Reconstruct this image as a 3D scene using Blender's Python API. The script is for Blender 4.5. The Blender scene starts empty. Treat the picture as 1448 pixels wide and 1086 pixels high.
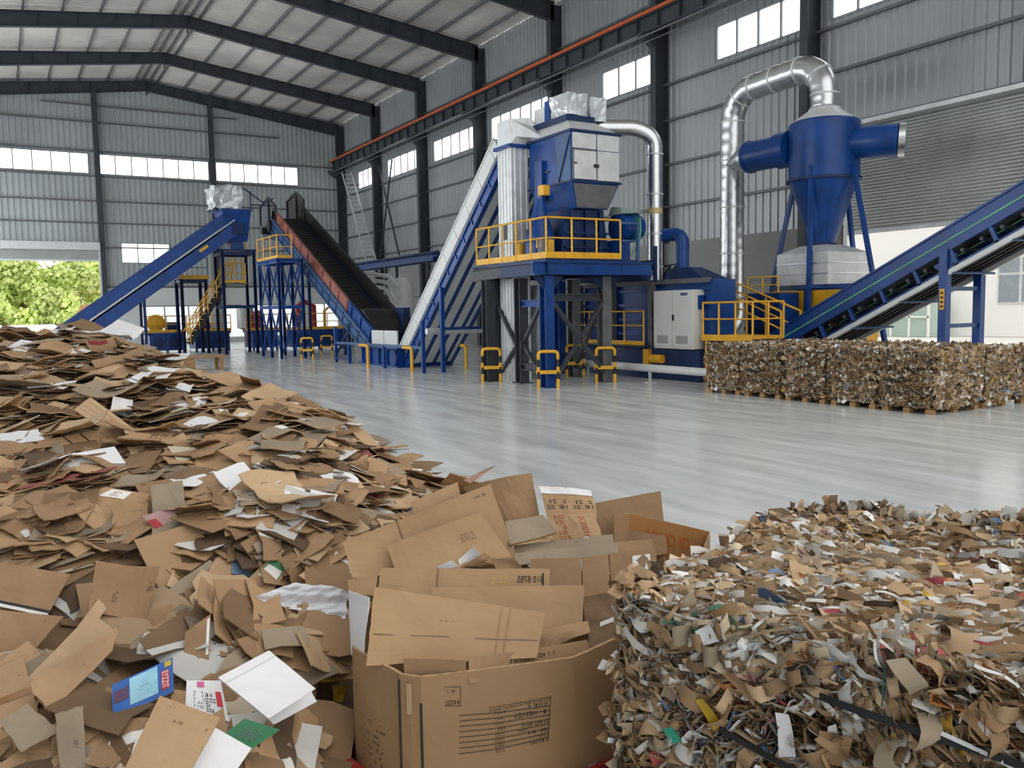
EXPOSURE, WORLD_S, WIN_S, FILL_S, FILL_H, ROOF_Y = 0.12, 1.6, 2.6, 3.9, 12.0, 9.0
import bpy, math, random
from mathutils import Vector, Matrix
from mathutils import noise as mnoise
V = Vector
R = random.Random(7)
SC = bpy.context.scene
COL = SC.collection
PI = math.pi

# ------------------------------------------------------------------ camera
F_PX, PITCH, YAW, ROLL, CAMH = 1211.0, math.radians(5.0), math.radians(30.8), .018, 2.2
sy, cy, sp, cp = math.sin(YAW), math.cos(YAW), math.sin(PITCH), math.cos(PITCH)
FW = V((sy*cp, cy*cp, -sp)); R0 = V((cy, -sy, 0)); U0 = V((sy*sp, cy*sp, cp))
UP = U0*math.cos(ROLL) + R0*math.sin(ROLL); RT = R0*math.cos(ROLL) - U0*math.sin(ROLL)
CAM = V((0, 0, CAMH))
def at(px, py, X=None, Y=None, Z=None, D=None):
    """a point of the place seen at a photo position, on the plane X / Y / Z = const or at depth D"""
    d = FW + RT*((px-724)/F_PX) + UP*((543-py)/F_PX)
    if X is not None: t = X/d.x
    elif Y is not None: t = Y/d.y
    elif Z is not None: t = (Z-CAMH)/d.z
    else: t = D
    return CAM + d*t
cam = bpy.data.cameras.new('camera'); cam.sensor_width = 36; cam.lens = F_PX/1448*36
cam.clip_start = .05; cam.clip_end = 600
co = bpy.data.objects.new('camera', cam); COL.objects.link(co)
co.matrix_world = Matrix(((RT.x, UP.x, -FW.x, 0), (RT.y, UP.y, -FW.y, 0), (RT.z, UP.z, -FW.z, CAMH), (0, 0, 0, 1)))
SC.camera = co
SC.view_settings.view_transform = 'Standard'
SC.view_settings.look = 'None'
SC.view_settings.gamma = 1
SC.view_settings.use_curve_mapping = False
SC.view_settings.exposure = EXPOSURE if 'EXPOSURE' in globals() else 0.0

# ------------------------------------------------------------------ materials
def s2l(c): return tuple(((x/255)/12.92 if x/255 <= .04045 else ((x/255+.055)/1.055)**2.4) for x in c)
MATS = {}
def mat(name, rgb, rough=.5, metal=0., var=.12, scale=3., bump=0., bscale=40., detail=5., coat=0., stretch=None, spec=.5, attr=False, rvar=0., second=None, sfac=.5, speck=0.):
    """procedural Principled material: noise-varied colour, optional bump; rgb is sRGB 0-255"""
    if name in MATS: return MATS[name]
    m = bpy.data.materials.new(name); m.use_nodes = True
    nt = m.node_tree; N = nt.nodes; Lk = nt.links
    b = N['Principled BSDF']; b.inputs['Roughness'].default_value = rough; b.inputs['Metallic'].default_value = metal
    b.inputs['Specular IOR Level'].default_value = spec; b.inputs['Coat Weight'].default_value = coat
    c = s2l(rgb)
    tc = N.new('ShaderNodeTexCoord'); mp = N.new('ShaderNodeMapping'); Lk.new(tc.outputs['Object'], mp.inputs['Vector'])
    if stretch: mp.inputs['Scale'].default_value = stretch
    nz = N.new('ShaderNodeTexNoise'); nz.inputs['Scale'].default_value = scale; nz.inputs['Detail'].default_value = detail
    Lk.new(mp.outputs['Vector'], nz.inputs['Vector'])
    rp = N.new('ShaderNodeValToRGB'); rp.color_ramp.elements[0].position = .3; rp.color_ramp.elements[1].position = .7
    lo = [x*(1-var) for x in c]; hi = [min(1, x*(1+var)) for x in c]
    if second is not None:
        s = s2l(second); lo = [a*(1-sfac)+q*sfac for a, q in zip(lo, s)]
    rp.color_ramp.elements[0].color = (*lo, 1); rp.color_ramp.elements[1].color = (*hi, 1)
    Lk.new(nz.outputs['Fac'], rp.inputs['Fac'])
    out = rp.outputs['Color']
    if attr:
        at_ = N.new('ShaderNodeVertexColor'); at_.layer_name = 'tint'
        mx = N.new('ShaderNodeMixRGB'); mx.blend_type = 'MULTIPLY'; mx.inputs['Fac'].default_value = 1
        Lk.new(out, mx.inputs['Color1']); Lk.new(at_.outputs['Color'], mx.inputs['Color2']); out = mx.outputs['Color']
    if speck:
        n3 = N.new('ShaderNodeTexNoise'); n3.inputs['Scale'].default_value = 16; n3.inputs['Detail'].default_value = 3; Lk.new(mp.outputs['Vector'], n3.inputs['Vector'])
        r3 = N.new('ShaderNodeValToRGB'); r3.color_ramp.elements[0].position = .66; r3.color_ramp.elements[1].position = .72
        r3.color_ramp.elements[0].color = (1, 1, 1, 1); r3.color_ramp.elements[1].color = (1-speck, 1-speck, 1-speck, 1); Lk.new(n3.outputs['Fac'], r3.inputs['Fac'])
        m3 = N.new('ShaderNodeMixRGB'); m3.blend_type = 'MULTIPLY'; m3.inputs['Fac'].default_value = 1; Lk.new(out, m3.inputs['Color1']); Lk.new(r3.outputs['Color'], m3.inputs['Color2']); out = m3.outputs['Color']
    Lk.new(out, b.inputs['Base Color'])
    if rvar:
        mr = N.new('ShaderNodeMapRange'); mr.inputs['To Min'].default_value = max(0, rough-rvar); mr.inputs['To Max'].default_value = min(1, rough+rvar)
        Lk.new(nz.outputs['Fac'], mr.inputs['Value']); Lk.new(mr.outputs['Result'], b.inputs['Roughness'])
    if bump:
        n2 = N.new('ShaderNodeTexNoise'); n2.inputs['Scale'].default_value = bscale; n2.inputs['Detail'].default_value = 4
        Lk.new(mp.outputs['Vector'], n2.inputs['Vector'])
        bp = N.new('ShaderNodeBump'); bp.inputs['Strength'].default_value = bump; bp.inputs['Distance'].default_value = .02
        Lk.new(n2.outputs['Fac'], bp.inputs['Height']); Lk.new(bp.outputs['Normal'], b.inputs['Normal'])
    MATS[name] = m
    return m
def emit(name, rgb, strength):
    if name in MATS: return MATS[name]
    m = bpy.data.materials.new(name); m.use_nodes = True; nt = m.node_tree
    e = nt.nodes.new('ShaderNodeEmission'); e.inputs['Color'].default_value = (*s2l(rgb), 1); e.inputs['Strength'].default_value = strength
    nt.links.new(e.outputs[0], nt.nodes['Material Output'].inputs['Surface'])
    MATS[name] = m
    return m
BLUE = mat('blue_paint', (18, 62, 128), .34, 0, .22, 1.6, spec=.35)
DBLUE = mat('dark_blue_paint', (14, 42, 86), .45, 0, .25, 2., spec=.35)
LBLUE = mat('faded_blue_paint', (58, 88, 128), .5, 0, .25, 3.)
YEL = mat('yellow_paint', (222, 166, 34), .45, 0, .15, 3.)
BLK = mat('black_paint', (24, 25, 28), .5, 0, .2, 3.)
RUB = mat('black_rubber', (22, 22, 24), .62, 0, .3, 4.)
GALV = mat('galvanised_steel', (206, 210, 213), .3, .95, .07, 4., rvar=.07)
GALVM = mat('dull_galvanised_sheet', (208, 212, 213), .45, .35, .1, 3.)
WHT = mat('white_painted_sheet', (205, 209, 208), .5, .1, .06, 2.)
STEEL = mat('dark_grey_steel', (62, 67, 74), .5, .2, .2, 2.)
GSTEEL = mat('grey_steel', (104, 107, 110), .5, .3, .2, 3.)
RUST = mat('rust_primer', (150, 92, 78), .6, 0, .2, 2.5, second=(96, 62, 56))
TEAL = mat('teal_motor_paint', (20, 92, 104), .4, 0, .2, 3.)
PLAST = mat('crinkled_clear_plastic_wrap', (204, 210, 214), .2, .3, .04, 5., bump=1., bscale=5)
WOOD = mat('pallet_wood', (158, 124, 84), .75, 0, .25, 4., stretch=(1, 8, 8), bump=.2)
GRN = mat('green_line', (96, 170, 120), .5, 0, .25, 3.)

# ------------------------------------------------------------------ mesh builder
ORIG = {}
class MB:
    def __init__(s): s.v = []; s.f = []; s.mi = []; s.c = []; s.k = 0; s.tint = None
    def add(s, vs, fs, mi=None):
        b = len(s.v); s.v.extend(tuple(p) for p in vs)
        for f in fs:
            s.f.append(tuple(b+i for i in f)); s.mi.append(s.k if mi is None else mi); s.c.append(s.tint)
        return s
    def box(s, x0, x1, y0, y1, z0, z1):
        return s.add([(x0,y0,z0),(x1,y0,z0),(x1,y1,z0),(x0,y1,z0),(x0,y0,z1),(x1,y0,z1),(x1,y1,z1),(x0,y1,z1)],
                     [(0,3,2,1),(4,5,6,7),(0,1,5,4),(1,2,6,5),(2,3,7,6),(3,0,4,7)])
    def hexa(s, a, b):
        """solid between two quads a and b (4 points each, same winding)"""
        return s.add(list(a)+list(b), [(3,2,1,0),(4,5,6,7),(0,1,5,4),(1,2,6,5),(2,3,7,6),(3,0,4,7)])
    def bar(s, p0, p1, w=.08, h=None, up=(0,0,1)):
        p0, p1 = V(p0), V(p1); h = w if h is None else h
        d = (p1-p0).normalized(); u = V(up)
        if abs(d.dot(u)) > .97: u = V((1,0,0)) if abs(d.x) < .9 else V((0,1,0))
        r = d.cross(u).normalized()*(w/2); u = r.cross(d).normalized()*(h/2)
        q = [-r-u, r-u, r+u, -r+u]
        return s.hexa([p0+x for x in q], [p1+x for x in q])
    def ibeam(s, p0, p1, w, h, t=.02, tw=None, up=(0,0,1)):
        p0, p1 = V(p0), V(p1); d = (p1-p0).normalized(); u = V(up)
        r = d.cross(u).normalized(); u = r.cross(d).normalized(); tw = tw or t
        s.bar(p0+u*(h/2-t/2), p1+u*(h/2-t/2), w, t, up); s.bar(p0-u*(h/2-t/2), p1-u*(h/2-t/2), w, t, up)
        return s.bar(p0, p1, tw, h-2*t, up)
    def ring(s, c, d, r, n, ref=None):
        d = V(d).normalized(); ref = V(ref) if ref else (V((0,0,1)) if abs(d.z) < .9 else V((1,0,0)))
        a = d.cross(ref).normalized(); b = d.cross(a)
        return [V(c) + a*(r*math.cos(2*PI*i/n)) + b*(r*math.sin(2*PI*i/n)) for i in range(n)]
    def loft(s, rings, cap0=True, cap1=True):
        n = len(rings[0]); b = len(s.v)
        vs = [p for r in rings for p in r]; fs = []
        for k in range(len(rings)-1):
            for i in range(n):
                j = (i+1) % n; fs.append((k*n+i, k*n+j, (k+1)*n+j, (k+1)*n+i))
        if cap0: fs.append(tuple(range(n-1, -1, -1)))
        if cap1: fs.append(tuple((len(rings)-1)*n+i for i in range(n)))
        return s.add(vs, fs)
    def tube(s, p0, p1, r=.03, n=10, r2=None):
        d = V(p1)-V(p0)
        return s.loft([s.ring(p0, d, r, n), s.ring(p1, d, r if r2 is None else r2, n)])
    def path(s, pts, r, n=10, caps=True):
        pts = [V(p) for p in pts]; rings = []; ref = None
        for i, p in enumerate(pts):
            d = (pts[min(i+1, len(pts)-1)] - pts[max(i-1, 0)]).normalized()
            if ref is None:
                ref = V((0,0,1)) if abs(d.z) < .9 else V((1,0,0))
                a = d.cross(ref).normalized()
            else:
                a = (a - d*a.dot(d)).normalized()
            b = d.cross(a); rr = r[i] if isinstance(r, (list, tuple)) else r
            rings.append([p + a*(rr*math.cos(2*PI*k/n)) + b*(rr*math.sin(2*PI*k/n)) for k in range(n)])
        return s.loft(rings, caps, caps)
    def lathe(s, prof, c=(0,0,0), n=28, axis=(0,0,1), cap=True):
        c = V(c); ax = V(axis).normalized(); s.loft([s.ring(c + ax*z, ax, r, n) for r, z in prof], cap, cap); return s
    def prism(s, pts, vec):
        n = len(pts); a = [V(p) for p in pts]; b = [p+V(vec) for p in a]
        return s.add(a+b, [tuple(range(n-1,-1,-1)), tuple(range(n, 2*n))] + [(i,(i+1)%n,n+(i+1)%n,n+i) for i in range(n)])
    def quad(s, a, b, c, d): return s.add([a,b,c,d], [(0,1,2,3)])
    def build(s, name, m, parent=None, smooth=False, bevel=0, kind=None, label=None):
        me = bpy.data.meshes.new(name)
        o0 = ORIG.get(parent.name, V((0,0,0))) if parent else V((0,0,0))
        me.from_pydata([tuple(V(p)-o0) for p in s.v] if parent else s.v, [], s.f)
        ms = m if isinstance(m, (list, tuple)) else [m]
        for x in ms: me.materials.append(x)
        if len(ms) > 1: me.polygons.foreach_set('material_index', s.mi)
        if smooth: me.polygons.foreach_set('use_smooth', [True]*len(s.f))
        if any(c is not None for c in s.c):
            ca = me.color_attributes.new('tint', 'FLOAT_COLOR', 'CORNER'); buf = []
            for p, c in zip(s.f, s.c): buf.extend((*(c or (1,1,1)), 1.)*len(p))
            ca.data.foreach_set('color', buf)
        me.update()
        o = bpy.data.objects.new(name, me); COL.objects.link(o)
        if parent: o.parent = parent; ORIG[o.name] = o0
        else: ORIG[o.name] = V((0,0,0))
        if smooth and smooth != 'all':
            e = o.modifiers.new('edges', 'EDGE_SPLIT'); e.split_angle = math.radians(38)
        if bevel:
            bv = o.modifiers.new('bevel', 'BEVEL'); bv.width = bevel; bv.segments = 1; bv.limit_method = 'ANGLE'
        if kind: o['kind'] = kind
        if label: o['label'] = label
        return o
def thing(name, label, cat, loc=(0,0,0), group=None):
    o = bpy.data.objects.new(name, None); o.empty_display_size = .2; COL.objects.link(o); o.location = loc
    ORIG[o.name] = V(loc); o['label'] = label; o['category'] = cat
    if group: o['group'] = group
    return o
def tag(o, label, cat, group=None, kind=None):
    o['label'] = label; o['category'] = cat
    if group: o['group'] = group
    if kind: o['kind'] = kind
    return o
def copy_thing(root, delta, label=None, rotz=0.):
    """a copy of a thing with copies of its parts and sub-parts (mesh data shared)"""
    def cp_(o, par):
        c = o.copy(); COL.objects.link(c); c.parent = par
        for ch in [x for x in KIDS.get(o.name, [])]: cp_(ch, c)
        return c
    KIDS = {}
    for x in COL.objects:
        if x.parent: KIDS.setdefault(x.parent.name, []).append(x)
    c = cp_(root, None); c.location = V(root.location) + V(delta); c.rotation_euler.z = root.rotation_euler.z + rotz
    if label: c['label'] = label
    return c
def struct(o, label, cat='building'):
    o['kind'] = 'structure'; o['label'] = label; o['category'] = cat; return o
def wob(p, f=1., a=1.):
    return mnoise.noise_vector(V(p)*f)*a
def arc(c, a, b, t0, t1, n=7):
    """points c + a cos t + b sin t"""
    return [V(c)+V(a)*math.cos(t0+(t1-t0)*i/(n-1))+V(b)*math.sin(t0+(t1-t0)*i/(n-1)) for i in range(n)]
def railing(parent, pts, h=1.1, spacing=1.2, m=None, r=.028, toe=.14, mids=1, postmat=None):
    """guard rail part: rails and toe board, with each post a sub-part"""
    m = m or YEL; pts = [V(p) for p in pts]; rb = MB()
    for a, b in zip(pts, pts[1:]):
        up = V((0,0,1))
        rb.tube(a+up*h, b+up*h, r, 8)
        for k in range(mids): rb.tube(a+up*h*(k+1)/(mids+1), b+up*h*(k+1)/(mids+1), r*.75, 8)
        if toe: rb.bar(a+up*toe/2, b+up*toe/2, .012, toe)
    ro = rb.build('guard_rail', m, parent, smooth=True)
    done = []
    for a, b in zip(pts, pts[1:]):
        n = max(1, round((b-a).length/spacing))
        for i in range(n+1):
            p = a.lerp(b, i/n)
            if any((p-q).length < .1 for q in done): continue
            done.append(p)
            MB().tube(p, p+V((0,0,h)), r, 8).build('post', postmat or m, ro, smooth=True)
    return ro
# ------------------------------------------------------------------ light and outside
w = bpy.data.worlds.new('sky'); SC.world = w; w.use_nodes = True
nt = w.node_tree; bg = nt.nodes['Background']
sky = nt.nodes.new('ShaderNodeTexSky'); sky.sky_type = 'HOSEK_WILKIE'; sky.turbidity = 9; sky.ground_albedo = .6
sky.sun_direction = (-.25, -.35, .9)
mixc = nt.nodes.new('ShaderNodeMixRGB'); mixc.inputs['Fac'].default_value = .9
mixc.inputs['Color2'].default_value = (1, .985, .96, 1)
nt.links.new(sky.outputs['Color'], mixc.inputs['Color1']); nt.links.new(mixc.outputs['Color'], bg.inputs['Color'])
bg.inputs['Strength'].default_value = WORLD_S

# ------------------------------------------------------------------ hall
W, L, XL = 26.0, 70.86, -5.0
FY = [70.86 - 8.21*k for k in range(9)]           # frames along the hall
CLAD = mat('grey_profiled_cladding', (158, 163, 166), .42, .35, .1, .35, stretch=(1, 1, .4))
CLADF = mat('gable_profiled_cladding', (170, 176, 178), .5, .3, .1, .35)
FOIL = mat('silver_roof_insulation', (226, 225, 217), .42, .45, .16, .35, detail=6., bump=.15, bscale=2., stretch=(1, 1, 1))
def floor_mat():
    m = mat('polished_concrete', (208, 212, 211), .19, 0, .14, 1.3, detail=12., stretch=(2.2, .3, 1), rvar=.13, bump=.05, bscale=2.)
    return m
fl = MB().add([(XL, -8, 0), (W+.3, -8, 0), (W+.3, L+.3, 0), (XL, L+.3, 0)], [(0, 1, 2, 3)]).build('floor', floor_mat())
struct(fl, 'polished grey concrete floor of the hall', 'floor')

def ribbed(plane, a0, a1, ztop, holes, pitch=.38, dep=.05, zmin=0):
    """profiled sheet: plane('X',val) runs along Y, plane('Y',val) runs along X; holes are (a0,a1,z0,z1)"""
    ax, val, sgn = plane; mb = MB(); prof = [(0, 0), (.5, 0), (.58, 1), (.92, 1), (1, 0)]
    cuts = sorted(set([a0, a1] + [h[0] for h in holes if a0 < h[0] < a1] + [h[1] for h in holes if a0 < h[1] < a1]))
    xs = set(cuts); n = int((a1-a0)/pitch)+1; line = []
    for i in range(n):
        for t, d in prof[:-1]: line.append((a0+(i+t)*pitch, d))
    line = [q for q in line if q[0] < a1-.001]
    def depth(x):
        t = ((x-a0)/pitch) % 1.
        for (t0, d0), (t1, d1) in zip(prof, prof[1:]):
            if t0 <= t <= t1: return d0+(d1-d0)*(t-t0)/(t1-t0)
        return 0
    for c in cuts: line.append((c, depth(c)))
    line.sort()
    P = lambda a, d, z: (val+sgn*d*dep, a, z) if ax == 'X' else (a, val+sgn*d*dep, z)
    for (p, dp), (q, dq) in zip(line, line[1:]):
        if q-p < 1e-5: continue
        mid = (p+q)/2; zt0 = ztop(p); zt1 = ztop(q)
        hs = sorted((h[2], h[3]) for h in holes if h[0] < mid < h[1]); z = zmin
        segs = []
        for h0, h1 in hs:
            if h0 > z: segs.append((z, h0, h0))
            z = max(z, h1)
        segs.append((z, zt0, zt1))
        for s0, s1, s2 in segs: mb.quad(P(p, dp, s0), P(q, dq, s0), P(q, dq, s2), P(p, dp, s1))
    return mb
EAVE, RIDGE, XR = 18.1, 20.0, 10.6
def roofz(x): return EAVE + (RIDGE-EAVE)*(x-XL)/(XR-XL) if x < XR else RIDGE + (EAVE-RIDGE)*(x-XR)/(W-XR)
WZ0, WZ1 = 12.2, 13.55
rwin = [(63.2, 67.45), (55.2, 61.3), (47.0, 53.3), (38.75, 45.4), (30.6, 34.4), (22.15, 26.65), (14.6, 20.95)]
rholes = [(a, b, WZ0, WZ1) for a, b in rwin] + [(6.0, 20.2, 0, 8.3)]
wr = ribbed(('X', W, -1), -8, L, lambda a: EAVE, rholes).build('wall_right', CLAD); struct(wr, 'grey profiled sheet wall with high windows', 'wall')
gwin = [(XL+.5, 6.35, 12.69, 14.12), (7.05, 14.85, 12.69, 14.12), (15.4, 21.95, 12.69, 14.14), (8.25, 11.65, 6.2, 7.65)]
glow = [(9.3, 14.6, .35, 2.9), (15.6, 21.5, .35, 2.9), (22.6, 25.0, .35, 2.95)]
gdoor = (-.9, 6.72, 0, 7.1)
wb = ribbed(('Y', L, -1), XL, W, lambda a: roofz(a), gwin+glow+[gdoor]).build('wall_back', CLADF); struct(wb, 'grey profiled sheet gable wall with a strip of windows', 'wall')
fill_panels = [(Y-7.6, Y-.6, 2.5, FILL_H) for Y in FY[:7]]  # openings for glowing panels added to this unseen wall to brighten the hall
wl = ribbed(('X', XL, 1), -8, L, lambda a: EAVE, fill_panels).build('wall_left', CLAD); struct(wl, 'grey profiled sheet wall with tall glowing panels added on the unseen heap side', 'wall')

# lower wall lining of the gable and the block base of the long wall
PALE = mat('pale_wall_panel', (206, 210, 210), .55, .05, .05, .6)
lb = MB()
xs = [6.9, 9.3, 14.6, 15.6, 21.5, 22.6, 25.0, W]
for a, b in zip(xs, xs[1:]):
    hole = any(abs(a-h[0]) < .01 for h in glow)
    z0 = 2.95 if hole else 0
    lb.box(a, b, L-.14, L-.06, z0, 4.3)
    if hole: lb.box(a, b, L-.14, L-.06, 0, .35)
struct(lb.build('trim_1', PALE), 'pale panel lining along the foot of the gable wall', 'wall')
BLOCK = mat('grey_rendered_blockwork', (140, 142, 142), .8, 0, .1, .6, bump=.1)
struct(MB().box(W-.16, W-.06, 20.4, L, 0, 5.0).build('trim_2', BLOCK), 'grey rendered base of the long wall', 'wall')

# windows: white translucent panes lit from outside, thin mullions
PANE = emit('daylit_pane', (250, 252, 255), WIN_S)
MULL = mat('window_mullion', (150, 155, 160), .4, .3, .05)
wn = 0
def window(ax, a0, a1, z0, z1, val, label, step=1.15, pm=None):
    global wn; wn += 1
    t = thing('window_%d' % wn, label, 'window', (val, a0, z0) if ax == 'X' else (a0, val, z0)); t['kind'] = 'structure'
    n = max(2, round((a1-a0)/step)); g = MB(); f = MB()
    P = (lambda a, d, z: (val+d, a, z)) if ax == 'X' else (lambda a, d, z: (a, val+d, z))
    g.quad(P(a0, .02, z0), P(a1, .02, z0), P(a1, .02, z1), P(a0, .02, z1))
    for i in range(n+1):
        a = a0+(a1-a0)*i/n; f.bar(P(a, -.03, z0), P(a, -.03, z1), .1, .08)
    f.bar(P(a0, -.03, z0), P(a1, -.03, z0), .08, .07); f.bar(P(a0, -.03, z1), P(a1, -.03, z1), .08, .07)
    g.build('pane', pm or PANE, t); f.build('frame', MULL, t)
ordn = ['in the bay nearest the gable corner', 'in the second bay from the gable corner', 'in the third bay from the gable corner', 'in the fourth bay, behind the hopper tower', 'in the fifth bay, beside the curved pipe', 'in the sixth bay, above the bent silver duct', 'above the roller shutter']
for (a, b), od in zip(rwin, ordn): window('X', a, b, WZ0, WZ1, W, 'high bright window strip of the long wall '+od)
for (a, b, c, d), s_ in zip(gwin, ['above the open gateway', 'in the middle bay', 'in the bay beside the long wall', 'low down behind the blue conveyor']):
    window('Y', a, b, c, d, L, 'bright window strip of the gable wall '+s_)
for (a, b, c, d), s_ in zip(glow, ['behind the stair tower', 'behind the lattice tower', 'in the corner']):
    window('Y', a, b, c, d, L-.02, 'low bright window of the gable wall '+s_, 1.6, emit('low_daylit_pane', (246, 250, 250), .95))

FILL_PANE = emit('fill_light_panel', (250, 252, 255), FILL_S)
for i, (a, b, c, d) in enumerate(fill_panels):  # made-up fill lights out of view, built like windows but not real ones
    wn += 1; t = thing('window_%d' % wn, 'tall glowing fill light panel added to bay %d behind the heap side' % (i+1), 'window', (XL, a, c)); t['kind'] = 'structure'
    MB().quad((XL, a, c), (XL, b, c), (XL, b, d), (XL, a, d)).build('pane', FILL_PANE, t)
    f = MB()
    for k in range(6): y_ = a+(b-a)*k/5; f.bar((XL+.04, y_, c), (XL+.04, y_, d), .06)
    f.build('frame', MULL, t)
# roof sheets, ribs running down the slope
rb = MB(); pitch = .3; y = ROOF_Y
rows = []
while y < L+.2:
    for t, d in ((0, 0), (.45, 0), (.6, .06), (.85, .06)): rows.append((y+t*pitch, d))
    y += pitch
for (p, dp), (q, dq) in zip(rows, rows[1:]):
    for xa, xb in ((XL, XR), (XR, W)):
        rb.quad((xa, p, roofz(xa)+dp), (xb, p, roofz(xb)+dp), (xb, q, roofz(xb)+dq), (xa, q, roofz(xa)+dq))
struct(rb.build('ceiling', FOIL), 'silver insulated underside of the pitched roof', 'roof')
FRAME = mat('dark_frame_steel', (58, 64, 70), .55, .2, .15, 1.5)
PURL = mat('purlin_steel', (104, 108, 110), .5, .4, .1, 2.)
for side in (-1, 1):
    for k in range(1, 9):
        x = XR + side*(k-.6)*(15.4/8.0); z = roofz(x)-.12
        if x < XL: continue
        struct(MB().box(x-.04, x+.04, ROOF_Y, L, z-.1, z+.1).build('roof_purlin', PURL), 'thin steel purlin under the roof sheets', 'purlin')
struct(MB().box(XR-.3, XR-.22, ROOF_Y, L, RIDGE-.3, RIDGE-.08).build('roof_purlin', PURL), 'steel ridge purlin', 'purlin')
struct(MB().box(XR+.22, XR+.3, ROOF_Y, L, RIDGE-.3, RIDGE-.08).build('roof_purlin', PURL), 'steel ridge purlin', 'purlin')
for Y in [y for y in FY if y > ROOF_Y-.1]:
    r = MB(); yy = Y - (.15 if Y > 70 else 0)
    def zt(x): return roofz(x)-.24
    for xa, xb in ((XL, XR), (XR, W-.4)):
        d0 = .95 if xa == XL else .72; d1 = .72 if xa == XL else .95
        a, b = V((xa, yy, zt(xa))), V((xb, yy, zt(xb)))
        for off0, off1, ww, tt in ((-.02, -.02, .3, .03), (-d0, -d1, .3, .03)):
            r.bar(a+V((0, 0, off0)), b+V((0, 0, off1)), ww, tt)
        r.hexa([a+V((0, -.012, -d0)), b+V((0, -.012, -d1)), b+V((0, -.012, 0)), a+V((0, -.012, 0))],
               [a+V((0, .012, -d0)), b+V((0, .012, -d1)), b+V((0, .012, 0)), a+V((0, .012, 0))])
        for k in range(1, 8):
            p = a.lerp(b, k/8); r.box(p.x-.01, p.x+.01, yy-.14, yy+.14, p.z-.74, p.z-.02)
    r.box(XR-.02, XR+.02, yy-.18, yy+.18, zt(XR)-1.0, zt(XR)-.0)
    struct(r.build('roof_beam', FRAME), 'dark steel portal rafter', 'rafter')
def column(name, x, y, zt, along='X', dep=.7, fl=.36, m=None):
    c = MB(); t = .03
    if along == 'X':
        c.box(x-dep/2, x-dep/2+t, y-fl/2, y+fl/2, 0, zt).box(x+dep/2-t, x+dep/2, y-fl/2, y+fl/2, 0, zt).box(x-dep/2+t, x+dep/2-t, y-.012, y+.012, 0, zt)
    else:
        c.box(x-fl/2, x+fl/2, y-dep/2, y-dep/2+t, 0, zt).box(x-fl/2, x+fl/2, y+dep/2-t, y+dep/2, 0, zt).box(x-.012, x+.012, y-dep/2+t, y+dep/2-t, 0, zt)
    return c
for i, Y in enumerate(FY[:8]):
    c = column('column', W-.42, Y-(.25 if i == 0 else 0), EAVE-.3, 'X')
    # bracket under the crane beam
    yb = Y-(.25 if i == 0 else 0)
    c.hexa([(24.5, yb-.15, 13.85), (25.3, yb-.15, 13.4), (25.3, yb-.15, 14.0), (24.5, yb-.15, 14.0)], [(24.5, yb+.15, 13.85), (25.3, yb+.15, 13.4), (25.3, yb+.15, 14.0), (24.5, yb+.15, 14.0)])
    struct(c.build('wall_column', FRAME), 'dark steel column of the long wall with crane bracket', 'column')
for x in (6.95, 15.1):
    struct(column('c', x, L-.3, roofz(x)-.9, 'Y', .4, .32).build('wall_column', FRAME), 'dark steel column of the gable wall', 'column')
# crane runway
cb = MB(); cb.bar((24.9, 8, 14.02), (24.9, L-.2, 14.02), .36, .04).bar((24.9, 8, 14.7), (24.9, L-.2, 14.7), .42, .04).bar((24.9, 8, 14.36), (24.9, L-.2, 14.36), .02, .64)
yv = 8.4
while yv < L-.5: cb.box(24.74, 24.9, yv-.008, yv+.008, 14.04, 14.68); yv += 1.37
struct(cb.build('crane_beam', FRAME), 'dark crane runway beam along the long wall', 'beam')
struct(MB().bar((24.72, 8, 14.82), (24.72, L-.3, 14.82), .09, .13).build('trim_3', mat('orange_rail_paint', (196, 92, 46), .5, 0, .15)), 'orange crane conductor rail on the runway beam', 'rail')
struct(MB().tube((24.4, 8, 13.72), (24.4, L-.5, 13.72), .045, 8).tube((24.55, 8, 13.5), (24.55, L-.5, 13.5), .025, 6).build('trim_4', PURL, smooth=True), 'grey conduit pipes below the runway beam', 'pipe')
# girts
for z in (1.6, 3.2, 6.6, 8.45, 10.35, 11.9, 15.6):
    y0 = 20.4 if z < 8.3 else 8
    struct(MB().box(W-.2, W-.06, y0, L, z-.05, z+.05).build('wall_girt', PURL), 'thin horizontal sheeting rail of the long wall', 'girt')
for z in (4.4, 7.3, 9.1, 10.7, 12.5, 14.3, 16.4, 17.6):
    x0 = 6.9 if z < 7.5 else XL; x1 = W if z < 16 else 20.5
    if z > 17: x0, x1 = 3.5, 17.2
    struct(MB().box(x0, x1, L-.2, L-.06, z-.05, z+.05).build('wall_girt', PURL), 'thin horizontal sheeting rail of the gable wall', 'girt')
# bracing rods in the corner bay of the long wall
for a, b in (((W-.5, 62.2, 6.3), (W-.5, 59.4, 13.3)), ((W-.5, 58.6, 6.3), (W-.5, 62.0, 13.3))):
    struct(MB().bar(a, b, .1, .1).build('trim_5', STEEL), 'dark diagonal bracing bar of the long wall', 'brace')

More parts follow.
